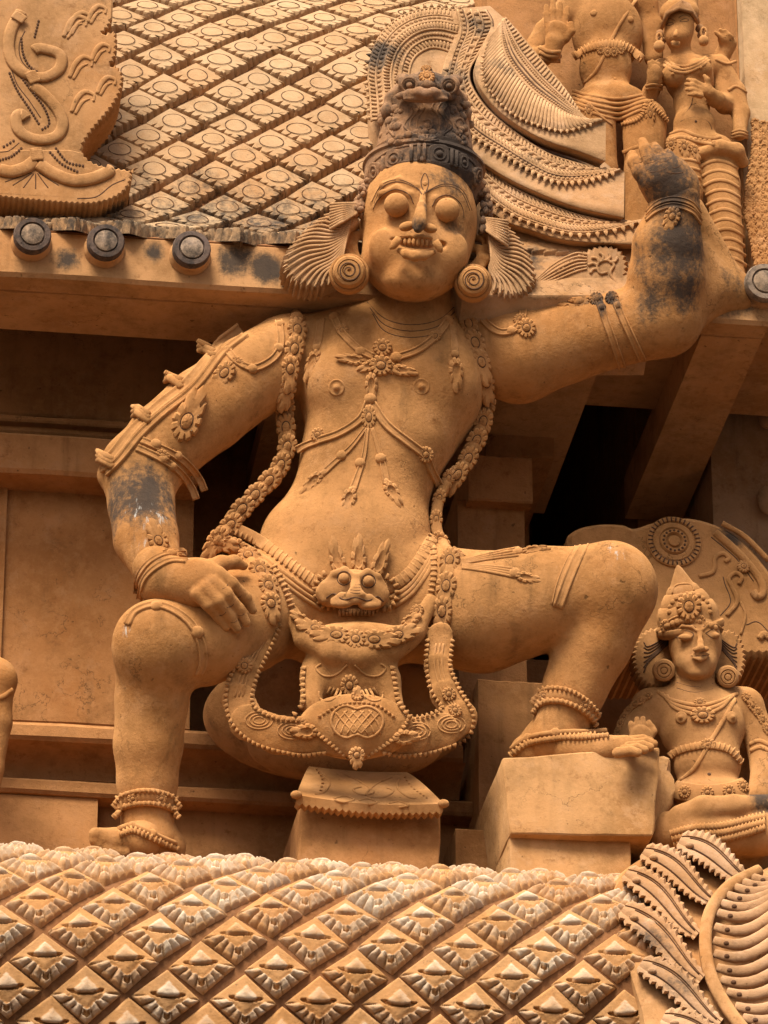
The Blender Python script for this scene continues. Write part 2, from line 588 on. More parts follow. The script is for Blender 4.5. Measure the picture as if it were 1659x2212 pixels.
# ================================================================== TOWER WALL BEHIND EVERYTHING
ZE = zat(0, 592, 1.5)                                  # underside of the eave
XL, XR = -2.3, 2.6
def XP_(x, y, d): return P(x, y, d).x
tower = root('tower_wall', 'ochre plastered tower wall with moulded bands behind the crouching guardian', 'wall', (0, 0.0, 0))
XS0, XS1 = XP_(1339, 670, 1.5), XP_(1529, 680, 1.5)
m = MB(); m.box(XL-.6, XS0-.05, 0.0, 3.0, 0.0, 13.0); m.box(XS1+.05, XR+.6, 0.0, 3.0, 0.0, 13.0); m.box(XS0-.05, XS1+.05, 0.0, 3.0, 0.0, ZE-.55); m.box(XS0-.05, XS1+.05, 0.0, 3.0, ZE+1.6, 13.0); m.box(XS0-.05, XS1+.05, 2.2, 3.0, ZE-.55, ZE+1.6)
m.build('wall_core', M_wall, tower, smooth=False)
def XP(x, y, d): return P(x, y, d).x
def band(name, x0, x1, y0, y1, d, back=0.0, xr=0.0, bev=.006, par=tower, mat=None, xw=None):
    """box whose front face stands d in front of the back wall; picture heights y0..y1 are read at picture x = xr"""
    zt, zb = zat(xr, y0, d), zat(xr, y1, d)
    xa = XL if x0 is None else XP(x0, (y0+y1)/2, d)
    xb = XR if x1 is None else XP(x1, (y0+y1)/2, d)
    q = MB()
    e = bev
    nx = 14
    V = []; F = []
    # slightly uneven hand-made edges
    for i in range(nx+1):
        X = xa + (xb-xa)*i/nx
        w = [rnd.uniform(-.0022, .0022) for _ in range(2)]
        V += [(X, -back, zb), (X, -d+e, zb+w[0]), (X, -d, zb+e+w[0]), (X, -d, zt-e+w[1]), (X, -d+e, zt+w[1]), (X, -back, zt)]
    for i in range(nx):
        for k in range(6):
            k2 = (k+1) % 6
            F.append((i*6+k, i*6+k2, (i+1)*6+k2, (i+1)*6+k))
    F.append((5, 4, 3, 2, 1, 0)); F.append(tuple(nx*6+k for k in range(6)))
    q.add([Vector(v) for v in V], [tuple(reversed(f)) for f in F])
    o = q.build(name, mat or M_wall, par, smooth=True, sharp=35)
    return o
band('upper_wall', None, 445, 560, 893, .72)
band('moulding', None, 440, 893, 907, .78)
band('moulding', None, 440, 907, 930, .74)
band('moulding', None, 430, 930, 1016, .92, bev=.012)
band('wall_panel', None, 415, 1016, 1556, .78)
band('pilaster', None, 7, 1035, 1553, .80)
band('moulding', None, 1000, 1553, 1594, .86, bev=.015)
# hollow cyma between the two lower mouldings
q = MB()
zt, zb = zat(0, 1594, .86), zat(0, 1676, .72)
V = []; F = []
X0, X1 = XL, XP(1000, 1640, .8)
for i in range(9):
    t = i/8
    dd = .855 - .16*math.sin(t*math.pi/2) + .02*t
    z = zt + (zb-zt)*t**1.5
    V += [(X0, -dd, z), (X1, -dd, z)]
for i in range(8):
    F.append((2*i, 2*i+1, 2*i+3, 2*i+2))
V += [(X0, 0, zt), (X1, 0, zt), (X1, 0, zb), (X0, 0, zb)]
F += [(1, 0, 18, 19), (16, 17, 20, 21), tuple(list(range(0, 18, 2)) + [21, 18]), tuple(reversed(list(range(1, 18, 2)) + [20, 19]))]
q.add(V, F)
q.build('hollow_moulding', M_wall, tower, sharp=40)
band('moulding', None, 1060, 1676, 1708, .77, bev=.010)
band('base_wall', None, 1060, 1706, 1990, .68)
band('base_panel', None, 208, 1712, 1990, .75)
# stepped blocks between the guardian and the right recess
band('wall_block', 990, 1136, 1082, 1560, .80, xr=1060)
band('wall_block', 1012, 1150, 985, 1082, .86, xr=1080)
band('wall_block', 1050, 1196, 905, 985, .60, xr=1120)
band('wall_block', 1035, 1210, 1470, 1990, .90, xr=1100)
band('wall_block', 985, 1100, 1790, 1990, 1.02, xr=1020)

# ================================================================== BACKGROUND BLOCK AT FAR RIGHT
far = root('side_wall', 'streaked grey and tan stone wall glimpsed at the far right under the eave', 'wall', (1.9, -0.4, 0))
def solid(name, x0, x1, y0, y1, d, back, mat, par, xr=None, bev=.008):
    return band(name, x0, x1, y0, y1, d, back, xr=xr if xr is not None else (x0+(x1 if x1 else x0))/2, bev=bev, par=par, mat=mat)
solid('wall_face', 1540, None, 700, 1500, .45, 0.0, M_far, far, xr=1600)
q = MB()
for (x, y, r) in ((1650, 850, 22), (1655, 900, 20), (1658, 1080, 24)):
    q.ball(P(x, y, .5), (r*S, r*S*.8, r*S*1.5), seg=12, rings=8)
q.build('carved_lump', M_far, far)

# ================================================================== UPPER TILED ROOF
roof = root('tiled_roof', 'flaring roof of diamond tiles above the guardian, with a bossed eave', 'roof', (0, -0.5, ZE))
ZF = zat(0, 492, 1.5)                                  # top of the eave band
def roof_prof(s):
    """s metres up the slope from the eave -> (d, z, slope angle)"""
    d, z, n = 1.5, ZF, 40
    b = 0
    for i in range(n):
        q_ = s*(i+.5)/n
        b = roof_beta(q_)
        d -= math.cos(b)*s/n; z += math.sin(b)*s/n
    return d, z, roof_beta(s)
def roof_beta(q_):
    if q_ < .28: b = 31 + (66-31)*(q_/.28)**.8
    elif q_ < 1.0: b = 66
    else: b = 66 - 14*min((q_-1.0)/.6, 1)
    return math.radians(b)
q = MB()
ns, nx = 26, 2
rows = []
for i in range(ns+1):
    s = 2.0*i/ns
    rows.append(roof_prof(s))
V = []; F = []
RX1 = XP(1659, 640, 1.5)
XN0 = XP(1100, 400, 1.3)
for (d, z, b) in rows:
    V += [(XL, -d, z), (XN0, -d, z)]
for i in range(ns):
    F.append((2*i, 2*i+1, 2*i+3, 2*i+2))
n0 = len(V)
dl, zl, _ = rows[-1]
V += [(XL, 0, zl), (XN0, 0, zl), (XL, 0, ZE+.45), (XN0, 0, ZE+.45), (XL, -1.45, ZE+.10), (XN0, -1.45, ZE+.10)]
F += [(n0-2, n0-1, n0+1, n0), (n0, n0+1, n0+3, n0+2), (n0+2, n0+3, n0+5, n0+4), (n0+4, n0+5, 1, 0)]
F.append(tuple(list(range(0, n0, 2)) + [n0, n0+2, n0+4])); F.append(tuple(reversed(list(range(1, n0, 2)) + [n0+1, n0+3, n0+5])))
q.add(V, F)
q.build('roof_slope', M_joint, roof, smooth=False)
# eave band and its soffits
def slab(name, xa, xb, d0, d1, z0, z1, par, mat, bev=.012):
    q = MB(); V = []; F = []; nx = 24
    for i in range(nx+1):
        X = xa + (xb-xa)*i/nx
        w = rnd.uniform(-.003, .003)
        V += [(X, -d1, z0), (X, -d0+bev, z0+w), (X, -d0, z0+bev+w), (X, -d0, z1-bev), (X, -d0+bev, z1), (X, -d1, z1)]
    for i in range(nx):
        for k in range(6):
            k2 = (k+1) % 6
            F.append((i*6+k, (i+1)*6+k, (i+1)*6+k2, i*6+k2))
    F.append(tuple(range(6))); F.append(tuple(nx*6+5-k for k in range(6)))
    q.add(V, F)
    return q.build(name, mat, par, sharp=35)
XS0, XS1 = XP(1339, 670, 1.5), XP(1529, 680, 1.5)
slab('eave_band', XL, RX1, 1.5, 1.40, ZE, ZF+.004, roof, M_eave)
slab('soffit', XL, XP(640, 640, 1.5), 1.396, 1.13, ZE+.003, ZE+.10, roof, M_eave)
slab('soffit', XP(640, 640, 1.5), XS0, 1.396, 0.02, ZE+.003, ZE+.10, roof, M_eave)
slab('soffit', XS1, RX1, 1.396, 0.02, ZE+.003, ZE+.16, roof, M_eave)
q = MB()
q.box(XL, RX1, -0.95, -0.02, ZE+.46, ZE+.50)
q.build('recess_ceiling', M_eave, roof, smooth=False)

# one roof tile: diamond slab, its two lower edges chiselled into leaf teeth, a dark ring line on the face
def tile_mesh(seed, w, hgt, th):
    r = random.Random(seed)
    q = MB()
    def edge(a, b, n, depth):
        out = []
        a, b = np.array(a), np.array(b)
        t = (b-a)/np.linalg.norm(b-a); nn = np.array((-t[1], t[0]))
        for i in range(n):
            s0 = (i+.12*r.random())/n
            j_ = r.uniform(-.10, .10)/n
            out.append((a + (b-a)*s0, None))
            out.append((a + (b-a)*(s0+.52/n+j_) + nn*0.002, None))
            out.append((a + (b-a)*(s0+.72/n+j_) + nn*depth*(.6+.7*r.random()), a + (b-a)*(s0+.72/n+j_)))
        return out
    k = .955
    top, rt, bt, lf = (0, hgt/2*k), (w/2*k, 0), (0, -hgt/2*k), (-w/2*k, 0)
    # counter-clockwise from the top: left edge plain, then lower-left teeth, lower-right teeth
    pts = [(np.array(top), None), (np.array((-w/4*k, hgt/4*k)), None)]
    pts += edge(lf, bt, 4, .034) + edge(bt, rt, 4, .034)
    pts += [(np.array(rt), None), (np.array((w/4*k, hgt/4*k)), None)]
    n = len(pts)
    jz = r.uniform(-.004, .004)
    V = []
    for p, c in pts:                       # face
        lift = th*(1.0 - .25*(p[1]/hgt)) + jz
        V.append(Vector((p[0]*.93, p[1]*.93, lift - (0.004 if c is not None else 0))))
    for p, c in pts:                       # rounded shoulder
        lift = th*(1.0 - .25*(p[1]/hgt)) + jz
        f_ = .72 if c is not None else 1.0
        pp = p if c is None else p*.35 + c*.65
        V.append(Vector((pp[0]*.99, pp[1]*.99, lift - .007 - (.010 if c is not None else 0))))
    for p, c in pts:
        pp = p if c is None else c
        V.append(Vector((pp[0], pp[1], -.012)))
    F = [tuple(range(n))]
    for a in (0, 1):
        for i in range(n):
            i2 = (i+1) % n
            F.append((a*n+i, (a+1)*n+i, (a+1)*n+i2, a*n+i2))
    q.add(V, F)
    # ring: thin dark tube, shade and grime of a cut put into its colour
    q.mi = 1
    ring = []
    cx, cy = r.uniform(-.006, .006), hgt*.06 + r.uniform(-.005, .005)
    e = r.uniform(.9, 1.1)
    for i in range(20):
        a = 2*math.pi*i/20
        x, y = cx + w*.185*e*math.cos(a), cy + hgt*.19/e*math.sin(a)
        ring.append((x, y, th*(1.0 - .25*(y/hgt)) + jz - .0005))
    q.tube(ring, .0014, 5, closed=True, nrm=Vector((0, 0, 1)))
    me = q.me('roof_tile', [M_roof, M_grime_shade])
    me.set_sharp_from_angle(angle=math.radians(38))
    a = me.attributes.new('wear', 'FLOAT', 'POINT')
    vals = [0.0]*len(me.vertices)
    for i in range(n): vals[i] = .75
    a.data.foreach_set('value', vals)
    return me
TW, TH = 0.2075, 0.186
tile_meshes = [tile_mesh(s, TW, TH, .030) for s in range(7)]
def frame(ex, ey, ez, p):
    return Matrix(((ex.x, ey.x, ez.x, p.x), (ex.y, ey.y, ez.y, p.y), (ex.z, ey.z, ez.z, p.z), (0, 0, 0, 1)))
uoff = XP(585, 300, 1.2)
for j in range(-1, 24):
    s = .075 + j*TH/2
    if s < 0.0 or s > 1.9: continue
    d, z, b = roof_prof(s)
    for i in range(-9, 7):
        u = uoff + (i + (.5 if j % 2 else 0))*TW - .11*(s-.7)
        if u < P(150, 200, 1.2).x - .1 or u > P(1090, 300, 1.2).x: continue
        if u > P(760, 300, 1.2).x + .30*max(0, .9-s)/.9 + .12 and s < .1: continue
        tl = rnd.uniform(-.06, .06); tt = rnd.uniform(-.07, .07)
        up = Vector((tl-.06, math.cos(b), math.sin(b))).normalized()
        ex = (Vector((1, 0, 0)) - up*up.x).normalized()
        ez = ex.cross(up)
        sc = rnd.uniform(.94, 1.03)
        obj('roof_tile', rnd.choice(tile_meshes), roof, frame(ex*sc, (up + ez*tt).normalized()*sc, ez, Vector((u + rnd.uniform(-.007, .007), -d, z + rnd.uniform(-.005, .005)))))
# row of tile ends lying along the eave edge
for i in range(9):
    x = 20 + i*118
    if x > 640: break
    p = P(x+20, 494 + .062*x - rnd.uniform(0, 6), 1.47)
    ex = Vector((1, 0, -.06)).normalized(); up = Vector((0, math.cos(.35), math.sin(.35)))
    ez = ex.cross(up)
    obj('roof_tile', rnd.choice(tile_meshes), roof, frame(ex*1.02, up.normalized()*1.05, ez, p))

# bosses on the eave band
def boss(x, y, r, mat_rim):
    q = MB()
    c = P(x, y, 1.52)
    ax = Vector((0, -1, -.10)).normalized()
    ex = Vector((1, 0, 0)); ey = ax.cross(ex)
    M3 = Matrix((ex, ey, ax)).transposed()
    R_ = r*mpp(1.5)
    q.lathe(c - ax*.03, [(R_*1.08, -.02), (R_*1.10, .02), (R_*1.0, .03), (R_*1.0, .055)], M3)
    q.mi = 1
    q.lathe(c - ax*.03, [(R_*1.0, .055), (R_*1.02, .075), (R_*.95, .088), (R_*.70, .090), (R_*.66, .080), (R_*.60, .0795)], M3)
    q.mi = 2
    q.lathe(c - ax*.03, [(R_*.60, .0796), (R_*.585, .089), (R_*.4, .094), (R_*.1, .096), (R_*.01, .096)], M3)
    return q.build('boss', [M_eave, mat_rim, M_face], roof, sharp=40)
M_face = plaster('boss_face_plaster', (0.45, 0.31, 0.17), mould=.55)
boss(68, 521, 41, M_black); boss(226, 535, 41, M_black); boss(411, 550, 42, M_black)
M_rim2 = plaster('boss_rim_plaster', (0.34, 0.24, 0.14), mould=.5)
boss(1645, 622, 44, M_rim2)

# ================================================================== LOWER SCALED CORNICE
CD0, CR = 1.25, 0.46
_c = P(675, 1884, CD0 + CR*math.sin(PITCH))
CZ0 = _c.z - CR*math.cos(PITCH)
CTOP = CZ0 + CR
cornice = root('scaled_cornice', 'rounded cornice covered with diamond scale tiles under the guardian feet', 'cornice', (0, -0.6, CZ0 - .5))
q = MB(); V = []; F = []
nph = 30
for i in range(nph+1):
    ph = math.radians(155)*i/nph
    V += [(XL, -(CD0 + CR*math.sin(ph)), CZ0 + CR*math.cos(ph)), (XR, -(CD0 + CR*math.sin(ph)), CZ0 + CR*math.cos(ph))]
for i in range(nph):
    F.append((2*i, 2*i+1, 2*i+3, 2*i+2)[::-1])
n0 = len(V)
zb = V[-1][2]
V += [(XL, 0, zb), (XR, 0, zb), (XL, 0, CTOP), (XR, 0, CTOP)]
F += [(n0-2, n0-1, n0+1, n0)[::-1], (n0, n0+1, n0+3, n0+2)[::-1], (n0+2, n0+3, 1, 0)[::-1]]
F.append(tuple(list(range(0, n0, 2)) + [n0, n0+2])); F.append(tuple(reversed(list(range(1, n0, 2)) + [n0+1, n0+3])))
q.add(V, F)
q.build('cornice_body', M_joint, cornice, smooth=False).data.set_sharp_from_angle(angle=math.radians(30))
for p in cornice.children[0].data.polygons: p.use_smooth = True
q = MB(); q.box(XL, XR, -1.0, 0.0, 0.0, zb - .002)
q.build('lower_wall', M_wall, tower, smooth=False)

# one scale: raised diamond with an eyelid boss and a fan of petals, as a fine relief
def scale_mesh(seed, w, hgt):
    r = random.Random(seed)
    n = 40
    V = []; wear = []
    pj = [r.uniform(-.05, .05) for _ in range(8)]
    amp = r.uniform(.85, 1.15)
    bx = r.uniform(-.03, .03)
    for j in range(n+1):
        for i in range(n+1):
            a, b = i/n, j/n                      # diamond coordinates
            x = (a - b)*.5; y = (1 - a - b)*.5     # -.5...5
            e = min(a, b, 1-a, 1-b)                # distance from the rim 0...5
            rim = min(1.0, e/.05)
            h_ = .015*rim**.6 + .020*min(1, e/.34)*amp
            wv = .10
            dx, dy = x-bx, y-.03
            ang = math.atan2(dx, -dy)              # 0 = straight down
            rad = math.hypot(dx, dy)
            if abs(ang) < math.radians(88):
                edge = .49/(abs(math.cos(ang)) + abs(math.sin(ang)))       # the lower rim of the diamond
                t = rad/edge
                nP = 7
                u = ang/math.radians(172)*nP + nP/2
                fr = (u + pj[int(max(0, min(7, u)))]) % 1.0
                near = min(fr, 1-fr)
                lenk = .58 + .10*pj[int(max(0, min(7, u+.5)))]*8
                if t > lenk:
                    cut = max(0.0, 1 - near/(.09+.10*(t-lenk)))*min(1, (t-lenk)/.15)
                    h_ -= .013*cut*rim
                    fac = 1-cut
                    h_ += .012*fac*math.sin(math.pi*min(1, max(0, fr)))*rim*(1 if t < .9 else .5)
                    wv = .95*fac*(1 if t < .98 else .4)
                if abs(ang) < .13 and .66 < t < .86: h_ -= .020; wv = .1
            ey = y - .085
            er = math.hypot((x-bx)/.16, ey/(.20 if ey > 0 else .070))
            er2 = abs(x-bx)/.16 + max(0, ey)/.20 if ey > 0 else er
            if min(er, er2) < 1.0 and (ey <= 0 or er2 < 1):
                h_ += .011*max(0, 1-(er if ey <= 0 else er2)**2)**.45*rim; wv = max(wv, .95)
            elif er < 1.55 and ey < .0:
                h_ -= .016*rim; wv = 0.0
            h_ += r.uniform(-.0008, .0008)
            if e < .001: h_ = -.022
            V.append((x*w*.955, y*hgt*.955, h_))
            wear.append(max(0.0, min(1.0, wv)))
    F = []
    for j in range(n):
        for i in range(n):
            k = j*(n+1)+i
            F.append((k, k+1, k+n+2, k+n+1)[::-1])
    me = meshdata('scale_tile', V, F, M_scale)
    at_ = me.attributes.new('wear', 'FLOAT', 'POINT')
    at_.data.foreach_set('value', wear)
    return me
CW, CH = 0.2265, 0.186
scale_meshes = [scale_mesh(50+s, CW, CH) for s in range(9)]
cu = XP(510, 1935, 1.7)
for j in range(-5, 8):
    for i in range(-10, 9):
        ph = math.radians(26+53) + j*(CH/2)/CR
        if ph < math.radians(8) or ph > math.radians(150): continue
        u = cu + (i + (.5 if j % 2 else 0))*CW + .012*j
        c = Vector((u, -(CD0 + CR*math.sin(ph)), CZ0 + CR*math.cos(ph)))
        # picture x of that place
        v = c - CAM
        px = W/2 + v.dot(RT)/v.dot(FW)*DIST/S; py = H/2 - v.dot(UP)/v.dot(FW)*DIST/S
        if px < -330 or px > 1420 - .02*(py-1850): continue
        nrm = Vector((0, -math.sin(ph), math.cos(ph)))
        up = Vector((rnd.uniform(-.09, .09), math.cos(ph), math.sin(ph)))
        up = (up - nrm*up.dot(nrm)).normalized()
        ex = up.cross(nrm)
        sc = rnd.uniform(.93, 1.02)
        # bend is small over one tile; lift it a little so that its corners stay proud
        obj('scale_tile', rnd.choice(scale_meshes), cornice, frame(ex*sc, up*sc, nrm*rnd.uniform(.9, 1.15), c - nrm*.004 + up*rnd.uniform(-.004, .004) + ex*rnd.uniform(-.004, .004)))
# ================================================================== GUARDIAN: BODY
guard = root('guardian_statue', 'huge fanged guardian statue crouching wide legged and pushing up the eave', 'statue', P(760, 1860, 1.2))
B = Sculpt()
# torso
B.ell((845, 835, 1.34), (205, 190, 135), rot=6, k=30)
B.chain([(640, 752, 1.32, 72), (845, 742, 1.36, 88), (1050, 735, 1.34, 78)], k=50)
B.ell((765, 835, 1.44), (100, 85, 60), rot=0, k=45)
B.ell((925, 830, 1.44), (98, 85, 60), rot=0, k=45)
B.ell((818, 955, 1.33), (168, 128, 122), rot=10, k=36)
B.ell((785, 1050, 1.30), (146, 112, 115), rot=8, k=50)
B.ell((748, 1150, 1.30), (180, 104, 128), rot=0, k=66)
B.ell((738, 1255, 1.26), (215, 130, 140), rot=-2, k=45)
B.ell((760, 1370, 1.26), (140, 95, 110), rot=0, k=45)
B.cone((885, 720, 1.40, 98), (893, 640, 1.44, 90), k=30)
# left arm in the picture, hand on the thigh
B.chain([(612, 765, 1.34, 84), (540, 815, 1.36, 92), (445, 885, 1.38, 94), (360, 955, 1.38, 88), (305, 1015, 1.38, 82)], k=28)
B.chain([(300, 1015, 1.38, 80), (305, 1090, 1.41, 71), (316, 1165, 1.46, 69), (342, 1235, 1.52, 52)], k=26)
B.cone((228, 1030, 1.36, 12), (290, 1020, 1.38, 60), k=24)
# left leg
B.chain([(625, 1290, 1.26, 116), (520, 1340, 1.38, 116), (430, 1375, 1.46, 106), (345, 1400, 1.50, 88)], k=32)
B.ell((340, 1385, 1.53), (92, 88, 70), k=30)
B.chain([(338, 1420, 1.47, 84), (328, 1510, 1.40, 77), (320, 1610, 1.35, 72), (318, 1690, 1.31, 63), (318, 1760, 1.28, 54), (320, 1815, 1.27, 58)], k=28)
# right leg
B.chain([(880, 1300, 1.24, 128), (1040, 1322, 1.34, 130), (1180, 1293, 1.42, 112), (1310, 1268, 1.47, 92)], k=32)
B.ell((1325, 1265, 1.49), (90, 92, 72), k=30)
B.chain([(1322, 1285, 1.46, 90), (1280, 1390, 1.40, 84), (1240, 1490, 1.35, 68), (1212, 1565, 1.32, 58), (1200, 1600, 1.31, 60)], k=26)
# right arm
B.chain([(1050, 752, 1.35, 95), (1120, 765, 1.38, 108), (1215, 738, 1.42, 94), (1320, 712, 1.47, 85), (1430, 690, 1.52, 84)], k=28)
B.chain([(1435, 680, 1.54, 84), (1440, 600, 1.60, 86), (1442, 530, 1.65, 78), (1454, 470, 1.69, 62), (1460, 425, 1.72, 52)], k=26)
# lump of plaster joining the arm to the eave
B.chain([(1475, 560, 1.55, 62), (1535, 620, 1.50, 62), (1590, 640, 1.47, 50)], k=26)
B.cone((1497, 450, 1.60, 26), (1570, 610, 1.48, 40), k=22)
B.cone((1480, 640, 1.50, 80), (1530, 640, 1.42, 70), k=26)
bv, bq = B.build(.0068)

# head
Hd = Sculpt()
Hd.ell((905, 478, 1.56), (130, 158, 135), k=20)
Hd.ell((893, 562, 1.59), (114, 92, 112), k=40)
Hd.ell((890, 600, 1.62), (62, 42, 60), k=34)
Hd.ell((858, 548, 1.66), (52, 46, 40), k=30)
Hd.ell((945, 555, 1.66), (50, 46, 40), k=30)
Hd.cone((888, 700, 1.40, 92), (895, 600, 1.45, 88), k=12)
# eye sockets and brow
Hd.ell((855, 445, 1.785), (40, 34, 26), k=14, sub=True)
Hd.ell((967, 456, 1.785), (40, 34, 26), k=14, sub=True)
Hd.chain([(812, 448, 1.66, 6), (826, 418, 1.71, 7), (856, 406, 1.735, 7), (886, 420, 1.75, 7), (897, 446, 1.735, 6)], k=7)
Hd.chain([(928, 458, 1.735, 6), (940, 430, 1.75, 7), (966, 419, 1.73, 7), (992, 434, 1.70, 7), (1002, 462, 1.65, 6)], k=7)
Hd.chain([(806, 436, 1.655, 4), (826, 400, 1.70, 5), (862, 388, 1.735, 5.5), (900, 402, 1.755, 5)], k=7)
Hd.chain([(926, 410, 1.755, 5), (960, 398, 1.735, 5.5), (994, 410, 1.70, 5), (1016, 450, 1.64, 4)], k=7)
# nose
Hd.chain([(914, 416, 1.765, 6), (911, 446, 1.80, 9), (907, 474, 1.84, 12)], k=10)
Hd.cone((909, 458, 1.80, 12), (905, 485, 1.84, 16), k=8)
Hd.chain([(905, 480, 1.855, 9), (903, 494, 1.845, 10)], k=5)
Hd.ell((879, 489, 1.79), (18, 11, 15), rot=14, k=6)
Hd.ell((928, 493, 1.79), (17, 11, 15), rot=-14, k=6)
Hd.ell((889, 499, 1.825), (7, 5, 10), k=3, sub=True)
Hd.ell((918, 502, 1.825), (7, 5, 10), k=3, sub=True)
# open grinning mouth: cavity with deep corners, thin upper lip, shelf-like lower lip
Hd.ell((897, 526, 1.775), (60, 17, 48), rot=-6, k=4, sub=True)
Hd.ell((847, 517, 1.75), (16, 11, 30), rot=-8, k=4, sub=True)
Hd.ell((955, 528, 1.75), (16, 11, 30), rot=-2, k=4, sub=True)
Hd.chain([(866, 510, 1.775, 3.5), (882, 508.5, 1.79, 4.5), (897, 510.5, 1.795, 4.5), (912, 510.5, 1.79, 4.5), (932, 515, 1.775, 3.5)], k=4)
Hd.chain([(862, 541, 1.765, 6), (878, 549, 1.79, 10), (896, 553, 1.80, 11.5), (916, 552, 1.79, 10), (936, 546, 1.765, 6)], k=5)
Hd.ell((890, 603, 1.665), (58, 34, 52), k=26)
# cheek fold beside the mouth
Hd.ell((826, 535, 1.70), (28, 40, 22), rot=8, k=22); Hd.ell((982, 545, 1.69), (28, 40, 22), rot=-8, k=22)
# ears
Hd.chain([(783, 488, 1.53, 8), (762, 486, 1.54, 9), (748, 504, 1.545, 10), (746, 530, 1.55, 9), (752, 552, 1.555, 8), (764, 572, 1.56, 9)], k=8)
Hd.chain([(785, 505, 1.54, 10), (768, 510, 1.545, 8), (763, 535, 1.55, 8), (770, 556, 1.55, 8)], k=10)
Hd.chain([(1030, 515, 1.52, 8), (1046, 516, 1.53, 9), (1054, 536, 1.535, 10), (1048, 562, 1.54, 9), (1036, 582, 1.545, 9)], k=8)
Hd.chain([(1018, 535, 1.53, 8), (1034, 538, 1.54, 8), (1038, 556, 1.545, 7), (1024, 572, 1.545, 8)], k=8)
hv, hq = Hd.build(.0031)

# hands
def finger(Sc, pts, k=5):
    Sc.chain(pts, k=k)
LH = Sculpt()
LH.chain([(338, 1228, 1.535, 51), (365, 1252, 1.58, 50), (420, 1256, 1.62, 46)], k=26)
LH.ell((445, 1256, 1.64), (60, 42, 30), rot=-20, k=26)
LH.cone((330, 1275, 1.55, 26), (420, 1282, 1.61, 28), k=26)
finger(LH, [(470, 1242, 1.66, 19), (500, 1262, 1.655, 15), (530, 1290, 1.615, 12.5), (546, 1318, 1.59, 9.5)])
finger(LH, [(458, 1258, 1.67, 18), (488, 1284, 1.665, 15), (516, 1316, 1.625, 12.5), (532, 1345, 1.60, 9.5)])
finger(LH, [(444, 1270, 1.67, 18), (470, 1298, 1.665, 15), (496, 1330, 1.625, 12.5), (512, 1358, 1.60, 9.5)])
finger(LH, [(428, 1282, 1.66, 17), (450, 1306, 1.655, 14), (472, 1332, 1.62, 11.5), (488, 1354, 1.60, 9)])
finger(LH, [(440, 1232, 1.62, 22), (478, 1218, 1.60, 17), (506, 1214, 1.58, 14), (526, 1222, 1.565, 10)], k=14)
lv, lq = LH.build(.0036)
RH = Sculpt()
RH.chain([(1460, 440, 1.70, 54), (1450, 410, 1.72, 58), (1432, 385, 1.74, 56)], k=24)
RH.ell((1446, 392, 1.72), (62, 48, 40), rot=-25, k=26)
finger(RH, [(1400, 395, 1.74, 21), (1382, 372, 1.75, 17), (1370, 350, 1.745, 15), (1366, 334, 1.735, 11)], k=5)
finger(RH, [(1420, 380, 1.765, 20), (1406, 350, 1.775, 17), (1394, 324, 1.765, 14.5), (1388, 306, 1.75, 10.5)], k=2.5)
finger(RH, [(1446, 380, 1.765, 20), (1434, 352, 1.775, 16.5), (1422, 330, 1.765, 14), (1414, 316, 1.75, 10.5)], k=2.5)
finger(RH, [(1470, 386, 1.755, 20), (1460, 362, 1.765, 16), (1449, 342, 1.755, 13.5), (1442, 330, 1.74, 10)], k=2.5)
finger(RH, [(1488, 402, 1.74, 18), (1482, 378, 1.75, 14), (1474, 360, 1.745, 12), (1469, 349, 1.735, 9)], k=2.5)
rv, rq = RH.build(.0034)
# feet
FT = Sculpt()
FT.chain([(322, 1800, 1.27, 54), (300, 1822, 1.32, 42), (250, 1818, 1.36, 28), (215, 1812, 1.38, 22)], k=18)
FT.cone((335, 1812, 1.25, 50), (360, 1830, 1.25, 40), k=18)
for i, (x, y) in enumerate(((206, 1802), (205, 1815), (214, 1826), (226, 1834), (240, 1840))):
    FT.cone((x+26, y+2, 1.37, 14), (x, y, 1.40-.006*i, 11 if i else 14), k=4)
FT.chain([(1195, 1598, 1.30, 56), (1240, 1618, 1.36, 40), (1310, 1618, 1.42, 28), (1350, 1612, 1.44, 24)], k=18)
FT.cone((1185, 1600, 1.28, 54), (1140, 1625, 1.28, 38), k=18)
for i, (x, y, d_) in enumerate(((1404, 1600, 1.42), (1412, 1606, 1.46), (1404, 1613, 1.49), (1392, 1619, 1.515), (1378, 1625, 1.535))):
    FT.chain([(x-44, y+1, d_-.01, 12), (x-16, y-3, d_, 10.5), (x, y+1, d_+.004, 9.5)], k=3)
fv, fq = FT.build(.0044)
gV, gQ = merge([(bv, bq), (hv, hq), (lv, lq), (rv, rq), (fv, fq)])
obj('body', fastmesh('body', gV, gQ, M_statue), guard)
SK = Skin(gV, gQ, 1.35)
# ================================================================== ORNAMENT TOOLKIT
def lay(sk, pts, n=5, off=0.0, step=None, d=None):
    """picture path -> points and normals on the surface"""
    path = crv(pts, n)
    if step: path = resample(path, step)
    o = [sk.on(p[0], p[1], off, d) for p in path]
    Pn = [a for a, b in o]; Nn = [b for a, b in o]
    # calm normals
    for _ in range(2):
        Nn = [(Nn[max(i-1, 0)] + Nn[i]*2 + Nn[min(i+1, len(Nn)-1)]).normalized() for i in range(len(Nn))]
        Pn = [(Pn[max(i-1, 0)] + Pn[i]*2 + Pn[min(i+1, len(Pn)-1)])/4 if 0 < i < len(Pn)-1 else Pn[i] for i in range(len(Pn))]
    return Pn, Nn
def groove(q, sk, pts, r=1.6, n=6, off=0.0):
    Pn, Nn = lay(sk, pts, n, off)
    q.tube(Pn, r*S, 5, nrm=Nn)
STRAP = [(-1, -.4), (-1, .75), (-.80, 1), (-.62, .95), (-.52, .45), (-.10, .62), (.10, .62), (.52, .45), (.62, .95), (.80, 1), (1, .75), (1, -.4)]
